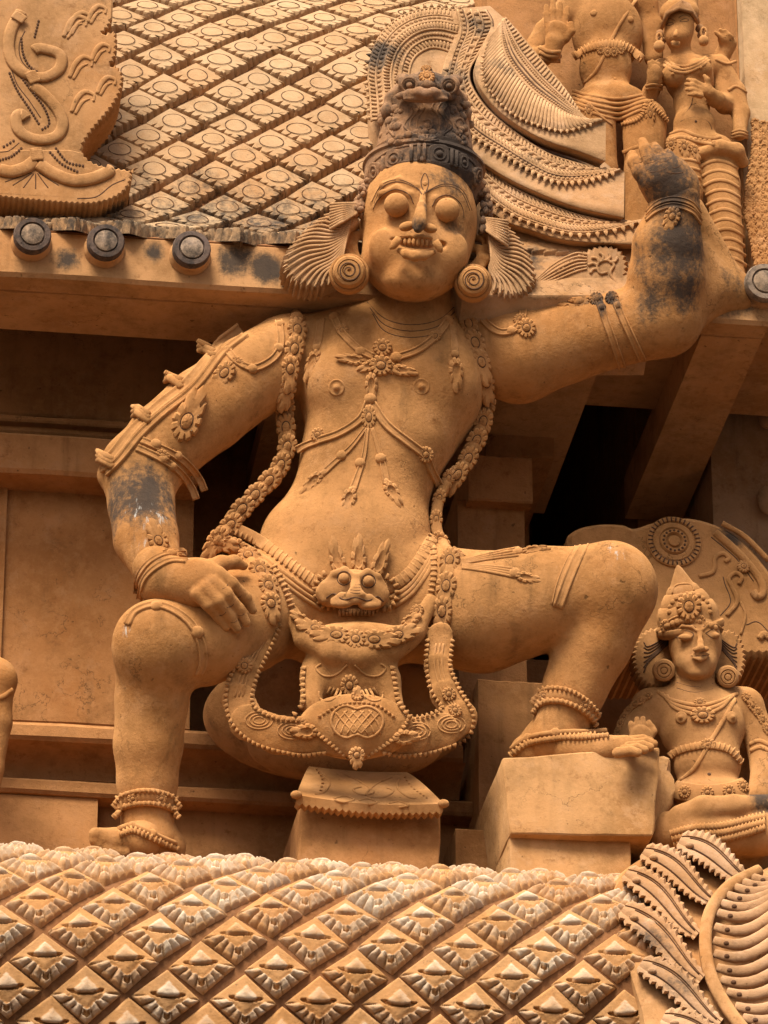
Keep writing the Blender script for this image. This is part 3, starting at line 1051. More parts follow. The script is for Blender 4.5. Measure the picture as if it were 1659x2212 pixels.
ROPE = [(-1, -.5), (-.92, .4), (-.6, .85), (0, 1.05), (.6, .85), (.92, .4), (1, -.5)]
FLAT = [(-1, -.5), (-1, .6), (-.85, .9), (0, 1), (.85, .9), (1, .6), (1, -.5)]
def ribbon(q, sk, pts, w, h, prof=STRAP, n=6, d=None, taper=None, tooth=0, step=None):
    Pn, Nn = lay(sk, pts, n, 0.0, step, d)
    m = len(Pn); k = len(prof); V = []; F = []
    for i in range(m):
        t = (Pn[min(i+1, m-1)] - Pn[max(i-1, 0)]).normalized()
        nn = (Nn[i] - t*Nn[i].dot(t)).normalized()
        sd = t.cross(nn)
        ww = w*S*(taper(i/(m-1)) if taper else 1)
        if tooth and i % 2: ww *= 1+tooth
        for (a, b) in prof:
            V.append(Pn[i] + sd*(a*ww) + nn*(b*h*S))
    for i in range(m-1):
        for j in range(k-1):
            F.append((i*k+j, i*k+j+1, (i+1)*k+j+1, (i+1)*k+j))
    F.append(tuple(range(k))[::-1]); F.append(tuple((m-1)*k + j for j in range(k)))
    q.add(V, F)
def ribs(q, sk, pts, w, h, step, r, n=6, off=2.0):
    """short cross ribs along a path"""
    path = resample(crv(pts, n), step)
    for i, p in enumerate(path):
        a = path[max(i-1, 0)]; b = path[min(i+1, len(path)-1)]
        t = (b-a)[:2]; t = t/max(np.linalg.norm(t), 1e-6); nn = np.array((t[1], -t[0]))
        pp = []
        for s_ in (-1, 0, 1):
            c = p[:2] + nn*w*s_
            v, _n = sk.on(c[0], c[1], off*S)
            pp.append(v)
        q.tube(pp, [r*S*.7, r*S, r*S*.7], 5)
def stud(q, sk, x, y, r, h=.6, d=None, seg=10):
    c, n = sk.on(x, y, 0, d)
    M3 = n.to_track_quat('Z', 'Y').to_matrix()
    q.ball(c, (r*S, r*S, r*S*h), M3, seg, 6)

def leaf_mesh(name, mat, teeth=9, point=.55, ringed=True, seed=0):
    """serrated leaf: local y runs to the tip, local z out of the surface; length and width 1"""
    r = random.Random(seed)
    q = MB(); n = teeth*4
    def rad(a):                       # a = 0 at the tip
        c = math.cos(a); s = math.sin(a)
        base = .5*(1 + point*max(0, c)**5)
        return base
    V = []; rings = []
    levels = [(1.0, -.10, 1), (1.0, .07, 1), (.86, .16, .6), (.60, .17, 0), (.44, .13, 0), (.36, .12, 0), (.33, .20, 0), (.18, .24, 0), (.01, .25, 0)] if ringed else \
             [(1.0, -.10, 1), (1.0, .06, 1), (.84, .18, .7), (.55, .20, .2), (.42, .08, 0), (.22, .06, 0), (.01, .09, 0)]
    for (f, z, tw) in levels:
        for i in range(n):
            a = 2*math.pi*i/n
            k = i % 4
            R_ = rad(a)
            notch = (0.0 if k in (0, 1) else (-.13 if k == 3 else -.01))*tw
            zz = z - (.10 if (k == 3 and tw > .5) else 0)
            fx = f + notch
            if f < .5: R_ = .5
            V.append((math.sin(a)*R_*fx*.98, math.cos(a)*R_*fx, zz + r.uniform(-.012, .012)))
    F = []
    for j in range(len(levels)-1):
        for i in range(n):
            i2 = (i+1) % n
            F.append((j*n+i, (j+1)*n+i, (j+1)*n+i2, j*n+i2))
    F.append(tuple((len(levels)-1)*n + i for i in reversed(range(n))))
    q.add(V, F)
    if ringed: q.M = [1 if 4*n <= i < 5*n else 0 for i in range(len(F))]  # ring groove darkened: its shade painted in along with grime
    me = q.me(name, [mat, M_grime_shade])
    me.set_sharp_from_angle(angle=math.radians(42))
    return me
leafA = [leaf_mesh('leaf', M_orn, 11, .85, True, s) for s in range(3)]
leafB = [leaf_mesh('leaf', M_orn, 9, .75, False, 10+s) for s in range(2)]
rosetteM = leaf_mesh('rosette', M_orn, 12, 0.0, True, 33)
def leaf(sk, x, y, ang, ln, wd, par, data=None, name='leaf', off=1.5, d=None, th=1.0, flat=.55):
    """ang: picture direction of the tip in degrees, 0 = right, 90 = down"""
    c, n = sk.on(x, y, off*S, d)
    n = (n*(1-flat) - FW*flat).normalized()
    a = math.radians(ang)
    t = RT*math.cos(a) - UP*math.sin(a)
    ey = (t - n*t.dot(n)).normalized(); ex = ey.cross(n)
    return obj(name, data or rnd.choice(leafA), par, frame(ex*wd*S, ey*ln*S, n*min(ln, wd)*S*th, c))
def strand(sk, pts, step, ln, wd, par, name='leaf', d=None, data=None, flip=0):
    path = resample(crv(pts, 6), step)
    for i, p in enumerate(path):
        a = path[max(i-1, 0)]; b = path[min(i+1, len(path)-1)]
        ang = math.degrees(math.atan2((b-a)[1], (b-a)[0])) + flip
        f = rnd.uniform(.93, 1.07)
        leaf(sk, p[0], p[1], ang + rnd.uniform(-7, 7), ln*f, wd*rnd.uniform(.94, 1.06), par, rnd.choice(data) if data else None, name, off=2+rnd.uniform(0, 2), d=d)

# ================================================================== GUARDIAN: FACE
for (x, y, r) in ((856, 443, 27.5), (966, 454, 28.0)):
    q = MB(); q.ball(P(x, y, 1.742), r*mpp(1.7), seg=28, rings=18)
    q.build('eye', M_statue, guard)
for i in range(8):
    t = i/7
    x, y = 866 + 64*t, 519.5 + 6.5*t
    q = MB()
    dd = 1.788 - .03*(2*t-1)**2
    c = P(x, y, dd); w_, h_ = 4.2*S, 9.5*S
    q.ball(c, (w_, .010, h_), seg=8, rings=6)
    q.build('tooth', M_statue, guard)
for (pts) in ([(862, 515), (855, 524), (849, 533), (842, 538)], [(940, 521), (946, 530), (951, 540), (955, 545)]):
    q = MB()
    q.tube([P(x, y, 1.795 - .003*i) for i, (x, y) in enumerate(pts)], [8*S, 9*S, 7*S, 2*S], 8)
    q.build('fang', M_statue, guard)
g_ = MB()
for off in (0, 4.5):
    groove(g_, SK, [(808-off, 440-off), (826-off*.5, 404-off), (862, 392-off), (902-off*.3, 408-off*.6), (912-off*.2, 420)], 1.0)
    groove(g_, SK, [(914+off*.2, 420), (928+off*.3, 412-off*.6), (962, 401-off), (996+off*.6, 414-off), (1015+off, 455)], 1.0)
groove(g_, SK, [(918, 418), (910, 400), (911, 386), (918, 374), (925, 387), (925, 402), (918, 418)], 1.2)
groove(g_, SK, [(806, 452), (816, 432), (836, 415), (858, 409), (884, 420), (893, 440)], 1.1)
groove(g_, SK, [(934, 446), (944, 428), (968, 421), (990, 434), (1000, 452), (1002, 470)], 1.1)
for k, dy in enumerate((0, 17, 34)):
    groove(g_, SK, [(793+k*6, 652+dy*.75), (830, 688+dy*.8), (885, 702+dy*.8), (945, 692+dy*.8), (984-k*2, 660+dy*.8)], 1.1)
# finger joints
for (a, b) in (((492, 1262), (480, 1272)), ((522, 1285), (508, 1296)), ((505, 1305), (490, 1312)), ((488, 1322), (474, 1330)), ((528, 1325), (514, 1330)), ((512, 1340), (498, 1345))):
    groove(g_, SK, [a, ((a[0]+b[0])/2+2, (a[1]+b[1])/2+2), b], .7, 3)
for (a, b) in (((1368, 352), (1388, 348)), ((1390, 338), (1412, 330)), ((1398, 352), (1420, 344)), ((1424, 350), (1446, 343)), ((1452, 362), (1470, 356)), ((1405, 372), (1440, 362)), ((1440, 372), (1475, 372))):
    groove(g_, SK, [a, ((a[0]+b[0])/2+2, (a[1]+b[1])/2+3), b], .9, 3)
tag(g_.build('grime_shade_lines', M_grime_shade, guard), kind='stuff')  # dark tubes in place of incised grooves, shade and grime in their colour
q = MB(); stud(q, SK, 918, 396, 6, .4); q.build('forehead_mark', M_statue, guard)

# ears of hair: fans of wavy strands either side of the head
def fan(outline, strands, d, name='hair_fan'):
    top = outline[:4]
    o = [P(x, y, d) for x, y in outline]
    q = MB(); q.plate(o, .09, .012)
    f = q.build(name, M_mane, guard, sharp=50)
    q = MB()
    for st in strands:
        pts = [P(p[0], p[1], d + .006) for p in crv(st, 5)]
        m_ = len(pts)
        q.tube(pts, [2.9*S*(.75+.35*math.sin(math.pi*i/(m_-1))) for i in range(m_)], 6, nrm=Vector((0, -1, 0)), flat=.6)
    tag(q.build('hair_strand', M_mane, f), kind='stuff')
def fan_pts(root_c, root_a, rim, n, wob):
    """strands from a short root line out to the rim"""
    rs = resample(root_a, 1e9) if False else None
    R0 = [np.array(root_c) + (np.array(root_a)-np.array(root_c))*i/(n-1) for i in range(n)]
    rim = resample(crv(rim, 6), 1)
    out = []
    for i in range(n):
        e = rim[int((len(rim)-1)*i/(n-1))]
        a = R0[i]; v = e-a; nn = np.array((v[1], -v[0]))/max(np.linalg.norm(v), 1e-6)
        out.append([tuple(a), tuple(a+v*.3+nn*wob), tuple(a+v*.65-nn*wob*.8), tuple(a+v*.97)])
    return out
rimL = [(738, 440), (690, 470), (640, 512), (613, 550), (612, 585), (636, 612), (672, 622), (708, 618)]
outL = [(770, 455)] + [tuple(p[:2]) for p in serrate(crv(rimL, 6), 13, 8, 1)] + [(735, 600), (745, 540), (760, 490), (778, 475)]
fan(outL, fan_pts((764, 462), (742, 545), rimL, 21, 6), 1.60)
rimR = [(1052, 468), (1090, 482), (1128, 520), (1154, 566), (1160, 605), (1140, 634), (1100, 642), (1066, 632)]
outR = [(1042, 470)] + [tuple(p[:2]) for p in serrate(crv(rimR, 6), 13, 8, -1)] + [(1058, 600), (1062, 545), (1052, 500), (1040, 490)]
fan(outR, fan_pts((1050, 482), (1062, 560), rimR, 21, -6), 1.58)
# small tied bunches at the roots
for (a, b, d) in (((770, 450), (712, 468), 1.615), ((1044, 482), (1098, 505), 1.60)):
    q = MB()
    for i in range(9):
        t = (i-4)/4
        q.tube([P(a[0], a[1]+t*10, d), P((a[0]+b[0])/2, (a[1]+b[1])/2+t*19, d+.02), P(b[0], b[1]+t*27, d+.012)], [4*S, 3.6*S, 3*S], 6)
    q.build('hair_bunch', M_mane, guard)
def earring(x, y, r, d, sk_root=None):
    q = MB(); c = P(x, y, d)
    ax = (-FW + Vector((0, 0, .12))).normalized(); ex = RT.copy(); ex = (ex - ax*ex.dot(ax)).normalized(); ey = ax.cross(ex)
    M3 = Matrix((ex, ey, ax)).transposed(); R_ = r*mpp(d)
    q.lathe(c, [(R_*.9, -.09), (R_*1.16, -.05), (R_*1.22, -.02), (R_*1.15, .012), (R_*1.04, .016), (R_*1.0, .010), (R_*.98, .030), (R_*.86, .046), (R_*.70, .050), (R_*.66, .042), (R_*.62, .050), (R_*.40, .052), (R_*.36, .043), (R_*.31, .052), (R_*.10, .052), (R_*.07, .045), (R_*.01, .045)], M3, 32)
    q.mi = 1
    sp = []
    for i in range(46):
        a = i/45*math.pi*4.2; rr = R_*(.12 + .56*i/45)
        sp.append(c + M3 @ Vector((rr*math.cos(a), rr*math.sin(a), .051)))
    q.tube(sp, 1.5*S, 5)
    return q.build('earring', [M_statue, M_grime_shade], guard, sharp=40)
earring(754, 590, 37, 1.66)
earring(1022, 610, 35, 1.64)

# ================================================================== GUARDIAN: CROWN
cc = P(914, 412, 1.55); u_ = mpp(1.6)
ax = Vector((.03, -.06, 1)).normalized(); ex = Vector((1, 0, 0)); ex = (ex-ax*ex.dot(ax)).normalized(); ey = ax.cross(ex)
M3 = Matrix((ex, ey, ax)).transposed()
prof = [(120, -30), (130, -8), (137, 0), (139, 6), (134, 10), (134, 50), (139, 54), (137, 62), (124, 64), (118, 70), (121, 80), (112, 86), (107, 120), (101, 158), (98, 182), (102, 188), (102, 202), (93, 208), (91, 230), (80, 248), (62, 268), (36, 286), (12, 296), (1, 298)]
q = MB(); q.lathe(cc, [(r*u_, z*u_) for r, z in prof], M3, 56)
crown = q.build('crown', M_crown, guard, sharp=45)
CK = Skin(np.array([tuple(v) for v in q.V]), [f if len(f) == 4 else f[:4] for f in q.F], 1.6)
# band medallions
def medallion(x, y, w, h):
    c, n = CK.on(x, y, 0)
    n = (n*.8 - FW*.2).normalized(); ey_ = (UP - n*UP.dot(n)).normalized(); ex_ = ey_.cross(n)
    M_ = Matrix((ex_, ey_, n)).transposed()
    q = MB()
    pts = []
    for i in range(24):
        a = 2*math.pi*i/24
        ca, sa = math.cos(a), math.sin(a)
        k = 1/(abs(ca)**4 + abs(sa)**4)**.25
        pts.append(c + M_ @ Vector((ca*k*w*S, sa*k*h*S, 5*S)))
    q.plate(pts, 12*S, 1.5*S, n)
    q.tube([c + M_ @ Vector((w*.62*S*math.cos(2*math.pi*i/18), h*.62*S*math.sin(2*math.pi*i/18), 5.5*S)) for i in range(18)], 2.2*S, 6, closed=True)
    q.ball(c + n*5*S, (w*.34*S, w*.34*S, w*.30*S), M_, 12, 8)
    q.build('medallion', M_crown, crown, sharp=40)
for (x, y, w, h) in ((810, 371, 14, 20), (852, 344, 20, 21), (868, 336, 1, 1), (948, 334, 22, 22), (1000, 352, 14, 20), (1031, 382, 11, 20)):
    if w > 2: medallion(x, y, w, h)
q = MB()
for x, y in ((829, 356), (889, 331), (905, 329), (917, 329), (975, 340), (985, 344)):
    c1, n1 = CK.on(x, y-17, 3*S); c2, n2 = CK.on(x, y+18, 3*S)
    q.tube([c1, (c1+c2)/2, c2], 4*S, 6)
stud(q, CK, 911, 345, 9, .8)
groove(q, CK, [(790, 388), (808, 350), (850, 322), (911, 312), (975, 322), (1020, 350), (1038, 385)], 3.4)
q.build('crown_clasp', M_crown, crown)
# flame scrolls, petals and leaf lumps worked into the crown
q = MB()
for sgn in (-1, 1):
    cx = 925
    for k, (a, b, c_) in enumerate(((8, 22, 252), (20, 36, 256), (33, 48, 262))):
        groove(q, CK, [(cx+sgn*a*.5, 300-k*1), (cx+sgn*b, 287-k*4), (cx+sgn*b*1.05, c_+4), (cx+sgn*a, c_-18), (cx+sgn*(a+8), c_-34)], 2.5)
groove(q, CK, [(915, 262), (925, 258), (934, 266), (930, 277), (918, 279), (908, 272)], 3.2)
stud(q, CK, 922, 272, 8, .6)
for i in range(9):
    x = 845 + i*18
    y = 311 - 26*math.sin(math.pi*(i+.6)/9.6)
    stud(q, CK, x, y, 9, .55)
for i in range(7):
    a = math.pi*(.12 + .76*i/6)
    groove(q, CK, [(923 - 8*math.cos(a), 306 - 5*math.sin(a)), (923 - 26*math.cos(a), 308 - 17*math.sin(a))], 2.6, 3)
for i in range(46):
    x = rnd.choice((rnd.uniform(822, 866), rnd.uniform(976, 1018))); y = rnd.uniform(225, 312)
    stud(q, CK, x, y, rnd.uniform(6, 12), rnd.uniform(.4, .8), seg=8)
for sgn, x0 in ((-1, 852), (1, 990)):
    groove(q, CK, [(x0, 296), (x0+sgn*14, 276), (x0+sgn*6, 256), (x0-sgn*8, 262), (x0-sgn*2, 276)], 3.2)
    groove(q, CK, [(x0+sgn*4, 250), (x0+sgn*16, 236), (x0+sgn*4, 222)], 3.2)
tag(q.build('crown_relief', M_crown, crown), kind='stuff')
# monster face on top of the crown
T = Sculpt()
T.ell((921, 200, 1.64), (78, 26, 52), k=18)
T.ell((920, 214, 1.75), (52, 9, 20), k=10)
T.chain([(862, 208, 1.69, 8), (884, 203, 1.75, 10), (906, 198, 1.78, 10), (921, 202, 1.79, 9), (936, 199, 1.78, 10), (956, 205, 1.75, 10), (980, 211, 1.69, 8)], k=7)
T.ell((921, 186, 1.70), (26, 20, 40), k=14)
for (x, y) in ((883, 182), (971, 184)):
    T.ell((x, y, 1.715), (24, 22, 20), k=5)
    T.ell((x + (-12 if x < 921 else 12), y-10, 1.69), (18, 14, 18), k=10)
for k in range(3):
    T.ell((921, 170-k*9, 1.69-.02*k), (26-6*k, 10, 22), k=8)
for (x, y) in ((845, 215), (838, 240), (996, 218), (1003, 245)):
    T.ell((x, y, 1.62), (16, 20, 24), k=10)
tv, tq = T.build(.0042)
lion = obj('crest_face', fastmesh('crest_face', tv, tq, M_crown), crown)
TK = Skin(tv, tq, 1.65)
for (x, y) in ((884, 184), (970, 186)):
    q = MB()
    c, n = TK.on(x, y, 1*S)
    M_ = (-FW).to_track_quat('Z', 'Y').to_matrix()
    q.tube([c + M_ @ Vector((16*S*math.cos(a*.314), 16*S*math.sin(a*.314), 2*S)) for a in range(20)], 3*S, 5, closed=True)
    q.ball(c + n*2*S, 7*S, seg=10, rings=6)
    q.build('crest_eye', M_crown, crown)
leaf(TK, 922, 168, -90, 34, 36, crown, rosetteM, 'rosette')
leaf(TK, 921, 150, -90, 20, 24, crown, rosetteM, 'rosette')
# curls of hair along the face
for path, d in (([(800, 385), (786, 405), (778, 430), (772, 462)], 1.60), ([(1032, 392), (1046, 420), (1052, 455), (1050, 500)], 1.58)):
    q = MB()
    for p in resample(crv(path, 6), 5):
        for _ in range(3):
            q.ball(P(p[0]+rnd.uniform(-9, 9), p[1]+rnd.uniform(-5, 5), d + rnd.uniform(-.03, .03)), (rnd.uniform(5, 9)*S, rnd.uniform(5, 9)*S, rnd.uniform(6, 11)*S), seg=8, rings=5)
    tag(q.build('hair_curls', M_crown, guard), kind='stuff')

# ================================================================== GUARDIAN: CHEST ORNAMENTS
def part(name, par=guard):
    e = bpy.data.objects.new(name, None)
    COL.objects.link(e)
    e.empty_display_size = .05
    put(e, par)
    # keep the helper at the world origin so that its own children sit where they are built
    e.location = (0, 0, 0)
    return e
for (x, y) in ((727, 837), (910, 835)):
    q = MB()
    c, n = SK.on(x, y, 0)
    M_ = n.to_track_quat('Z', 'Y').to_matrix()
    q.lathe(c, [(18*S, -4*S), (18*S, 0), (16*S, 1.6*S), (14*S, 0), (8*S, .4*S), (6*S, 3*S), (3.5*S, 5.5*S), (.2*S, 6*S)], M_, 20)
    q.build('nipple', M_statue, guard)
q = MB()
ribbon(q, SK, [(720, 680), (736, 714), (770, 752), (806, 772)], 8, 6)
ribbon(q, SK, [(850, 774), (900, 758), (940, 728), (968, 690)], 8, 6)
for (x, y, r) in ((722, 684, 13), (968, 692, 13), (778, 760, 12), (856, 772, 13)): stud(q, SK, x, y, r, .75)
neck = q.build('necklace', M_orn, guard)
for (x, y, a) in ((741, 715, 60), (938, 728, -40)): leaf(SK, x, y, a, 34, 26, neck, rosetteM, 'rosette')
for (x, y, a, l, w) in ((826, 752, -90, 40, 42), (765, 778, 190, 48, 26), (865, 800, 10, 44, 26), (800, 790, 160, 36, 26), (838, 792, 30, 36, 26), (822, 790, 90, 46, 52)):
    leaf(SK, x, y, a, l, w, neck, rosetteM if abs(a) == 90 else rnd.choice(leafB), 'pendant')
q = MB()
ribbon(q, SK, [(796, 868), (780, 905), (735, 936), (690, 952), (640, 972)], 8.5, 6)
ribbon(q, SK, [(804, 872), (835, 918), (885, 958), (918, 985), (930, 1015), (948, 1048)], 9, 6)
stud(q, SK, 800, 862, 14, .8); stud(q, SK, 799, 884, 11, .8)
chain = q.build('chest_chain', M_orn, guard)
leaf(SK, 802, 830, 90, 52, 28, chain, rnd.choice(leafB), 'pendant')
leaf(SK, 797, 902, 90, 54, 32, chain, rosetteM, 'pendant')
leaf(SK, 688, 940, 180, 32, 32, chain, rosetteM, 'rosette')
leaf(SK, 918, 982, 60, 36, 36, chain, rosetteM, 'rosette')
for pts, lf, st in (([(790, 925), (760, 965), (725, 998), (700, 1022)], (680, 1040, 132), (738, 984)),
                    ([(794, 925), (786, 985), (772, 1030), (762, 1058)], (754, 1078, 102), (778, 1000)),
                    ([(804, 925), (818, 970), (828, 1010), (834, 1042)], (845, 1062, 62), (822, 990))):
    q = MB()
    ribbon(q, SK, pts, 8, 4.5, taper=lambda t: .45+.55*t)
    stud(q, SK, st[0], st[1], 12, .7); stud(q, SK, pts[-1][0], pts[-1][1], 9, .8)
    t_ = q.build('tassel', M_orn, guard)
    leaf(SK, *lf, 50, 32, t_, rnd.choice(leafB), 'tassel_leaf')
for pts, lf in (([(694, 690), (690, 725), (684, 752)], (678, 782, 105)), ([(976, 695), (980, 735), (982, 765)], (984, 800, 88))):
    q = MB()
    ribbon(q, SK, pts, 9, 3.5); stud(q, SK, pts[-1][0], pts[-1][1], 10, .8)
    t_ = q.build('tassel', M_orn, guard)
    leaf(SK, *lf, 56, 34, t_, rnd.choice(leafB), 'tassel_leaf')
# leaf garlands over both shoulders
def garland(pts, step=44, ln=62, wd=45, d=None):
    q = MB()
    Pn, Nn = lay(SK, pts, 6, -4*S, None, d)
    q.tube(Pn, [12*S]*len(Pn), 8)
    g_ = q.build('garland', M_orn, guard)
    strand(SK, pts, step, ln, wd, g_, d=d)
    return g_
garland([(640, 672), (641, 720), (632, 760), (620, 812), (616, 860), (616, 910), (622, 955), (606, 1005), (572, 1048), (532, 1088), (496, 1136), (470, 1166)], 43)
garland([(1000, 660), (1012, 700), (1026, 745), (1040, 800), (1050, 852), (1046, 900), (1030, 950), (1006, 1000), (988, 1026)], 43, 60, 43)
garland([(968, 1035), (950, 1072), (943, 1110), (945, 1150), (966, 1186), (985, 1200)], 42, 48, 30)
garland([(474, 1170), (516, 1186), (552, 1222), (576, 1262), (582, 1305)], 36, 52, 44)
garland([(972, 1215), (966, 1265), (956, 1325), (948, 1372)], 47, 62, 46)
for (a, b) in (((640, 670), 20), ((1004, 655), 20)):
    q = MB(); stud(q, SK, a[0], a[1], b, .8); stud(q, SK, a[0]+2, a[1]+18, b*.85, .8)
    q.build('garland_knot', M_orn, guard)
# shoulder loops
q = MB()
ribbon(q, SK, [(602, 694), (606, 738), (592, 772), (548, 796), (512, 782), (492, 758)], 8, 5.5)
for (x, y, r) in ((604, 700, 11), (602, 752, 12), (545, 797, 12), (492, 756, 12)): stud(q, SK, x, y, r, .75)
s1 = q.build('shoulder_loop', M_orn, guard)
leaf(SK, 515, 782, 35, 30, 20, s1, rosetteM, 'rosette'); leaf(SK, 484, 808, 125, 62, 42, s1)
q = MB()
ribbon(q, SK, [(1030, 664), (1046, 694), (1080, 718), (1112, 712), (1128, 690), (1130, 660)], 8, 5.5)
for (x, y, r) in ((1030, 664, 10), (1105, 714, 11), (1131, 662, 10)): stud(q, SK, x, y, r, .75)
s2 = q.build('shoulder_loop', M_orn, guard)
leaf(SK, 1137, 710, 90, 46, 42, s2, rosetteM, 'rosette'); leaf(SK, 1122, 690, -40, 30, 24, s2, rosetteM, 'rosette')
# ribbon with flared ends along the outer edge of the left arm
q = MB()
edge = [(520, 712), (470, 752), (410, 826), (345, 878), (290, 930), (250, 980), (222, 1008)]
ribbon(q, SK, edge, 16, 7, n=8)
ribbon(q, SK, [(x+10, y+14) for x, y in edge], 9, 8, n=8)
fr = q.build('arm_ribbon', M_orn, guard)
for (x, y, a) in ((438, 752, 200), (368, 820, 205), (298, 895, 205), (222, 990, 210)):
    q = MB()
    a_ = math.radians(a)
    for k in (-1, 0, 1):
        q.tube([SK.on(x+26, y+12+k*8, 6*S)[0], SK.on(x+6, y+k*5, 12*S)[0], SK.on(x-12, y-6+k*11, 14*S)[0]], [7*S, 9*S, 5*S], 7)
    q.build('ribbon_flare', M_orn, fr)
# armlets
q = MB()
ribbon(q, SK, [(306, 952), (345, 968), (392, 992), (428, 1030), (442, 1060)], 8, 6)
ribbon(q, SK, [(296, 968), (335, 986), (378, 1012), (412, 1050), (424, 1078)], 8, 6)
for (x, y, r) in ((336, 960, 13), (352, 992, 12), (384, 985, 11), (372, 1008, 11)): stud(q, SK, x, y, r, .75)
a1 = q.build('armlet', M_orn, guard)
leaf(SK, 402, 912, -65, 92, 62, a1, off=3); leaf(SK, 426, 880, -75, 42, 26, a1, rnd.choice(leafB), off=5); leaf(SK, 350, 985, 20, 34, 26, a1, rosetteM, 'rosette')
stud(q2 := MB(), SK, 402, 918, 16, .8); q2.build('armlet_jewel', M_orn, a1)
q = MB()
ribbon(q, SK, [(1290, 640), (1308, 690), (1326, 740), (1344, 792)], 8, 6)
ribbon(q, SK, [(1322, 636), (1344, 685), (1368, 735), (1388, 776)], 8, 6)
for (x, y, r) in ((1290, 645, 14), (1322, 640, 14), (1300, 664, 10), (1334, 660, 10)): stud(q, SK, x, y, r, .8)
a2 = q.build('armlet', M_orn, guard)
leaf(SK, 1240, 652, 190, 100, 44, a2); leaf(SK, 1288, 648, 90, 36, 30, a2, rosetteM, 'rosette'); leaf(SK, 1322, 646, 90, 36, 30, a2, rosetteM, 'rosette')
stud(q2 := MB(), SK, 1248, 650, 17, .7); q2.build('armlet_jewel', M_orn, a2)
# bracelets
q = MB()
ribbon(q, SK, [(294, 1282), (300, 1245), (322, 1216), (356, 1198), (398, 1196)], 7, 5)
ribbon(q, SK, [(302, 1292), (310, 1256), (332, 1230), (366, 1212), (404, 1212)], 7, 5)
for (x, y, r) in ((370, 1196, 12), (392, 1196, 13), (298, 1270, 10)): stud(q, SK, x, y, r, .8)
b1 = q.build('bracelet', M_orn, guard)
leaf(SK, 342, 1170, -110, 56, 42, b1); leaf(SK, 372, 1196, 10, 40, 22, b1, rosetteM, 'rosette')
q = MB()
ribbon(q, SK, [(1398, 462), (1420, 440), (1456, 430), (1492, 440), (1512, 464)], 6, 5)
ribbon(q, SK, [(1396, 476), (1420, 454), (1456, 444), (1494, 456), (1513, 480)], 6, 5)
b2 = q.build('bracelet', M_orn, guard)
leaf(SK, 1452, 468, 110, 44, 36, b2)
# knee bands and thigh tassels
q = MB()
ribbon(q, SK, [(276, 1350), (292, 1322), (330, 1308), (372, 1318), (412, 1348), (434, 1392), (438, 1432), (428, 1456)], 9, 6)
for (x, y, r) in ((338, 1309, 14), (426, 1366, 15)): stud(q, SK, x, y, r, .7)
q.build('knee_band', M_orn, guard)
q = MB()
ribbon(q, SK, [(1262, 1178), (1244, 1212), (1222, 1262), (1204, 1312)], 11, 4)
ribbon(q, SK, [(1246, 1180), (1226, 1214), (1206, 1262), (1196, 1306)], 5, 3)
q.build('knee_band', M_orn, guard)
for k, (pts, lf) in enumerate((([(996, 1216), (1060, 1202), (1120, 1192)], (1150, 1190, -5)), ([(998, 1224), (1060, 1230), (1112, 1238)], (1136, 1248, 15)))):
    q = MB()
    for o_ in (-9, -3, 3, 9):
        Pn, Nn = lay(SK, [(x, y + o_*(.4+.6*i/2)) for i, (x, y) in enumerate(pts)], 5, 1*S)
        q.tube(Pn, 3.4*S, 6, nrm=Nn)
    stud(q, SK, pts[-1][0], pts[-1][1], 13, .7)
    t_ = q.build('thigh_tassel', M_orn, guard)
    leaf(SK, *lf, 44, 24, t_, rnd.choice(leafB), 'tassel_leaf')
# anklets
def anklet(p1, p2, flower):
    q = MB()
    ribbon(q, SK, p1, 12, 7, FLAT, n=7)
    ribbon(q, SK, [(x, y-13) for x, y in p1], 5, 8, ROPE, n=7)
    ribbon(q, SK, [(x, y+15) for x, y in p1], 6, 10, ROPE, n=7)
    ribs(q, SK, [(x, y-13) for x, y in p1], 5, 5, 9, 3.2, off=8)
    ribs(q, SK, [(x, y+15) for x, y in p1], 6, 6, 9, 3.6, off=9)
    a = q.build('anklet', M_orn, guard)
    for (x, y) in flower: leaf(SK, x, y, 0, 24, 22, a, rosetteM, 'rosette', off=6)
    q = MB()
    ribbon(q, SK, p2, 6, 7, ROPE, n=7); ribbon(q, SK, [(x+2, y+12) for x, y in p2], 6, 7, ROPE, n=7)
    ribs(q, SK, [(x+2, y+12) for x, y in p2], 6, 5, 9, 3.2, off=6)
    for i in (1, 2): stud(q, SK, p2[i][0], p2[i][1], 11, .8)
    q.build('foot_chain', M_orn, guard)
anklet([(248, 1748), (272, 1728), (316, 1720), (360, 1728), (386, 1750)], [(256, 1792), (286, 1784), (330, 1802), (378, 1822)], ((290, 1724), (345, 1724)))
anklet([(1152, 1524), (1180, 1502), (1222, 1502), (1262, 1522), (1288, 1552)], [(1106, 1618), (1140, 1594), (1200, 1583), (1262, 1582), (1310, 1578)], ((1180, 1504), (1262, 1522)))

# ================================================================== GUARDIAN: BELT AND LOINCLOTH
q = MB()
bl = [(502, 1140), (556, 1166), (616, 1212), (668, 1250), (712, 1276)]; br = [(838, 1270), (882, 1242), (916, 1196), (934, 1160)]
for pth in (bl, br):
    q = MB()
    ribbon(q, SK, pth, 13, 5, FLAT)
    ribs(q, SK, pth, 12, 6, 12, 3.4, off=3)
    for o_ in (22, 32, 42):
        ribbon(q, SK, [(x-o_*.35 if pth is bl else x+o_*.2, y+o_) for x, y in pth], 5, 5, ROPE)
    q.build('belt', M_orn, guard)
K = Sculpt()
K.ell((762, 1264, 1.46), (62, 34, 24), k=14)
K.ell((716, 1282, 1.455), (34, 30, 20), k=12); K.ell((806, 1286, 1.455), (34, 30, 20), k=12)
K.chain([(706, 1262, 1.46, 7), (722, 1240, 1.485, 8), (745, 1232, 1.495, 8), (762, 1244, 1.50, 7)], k=5)
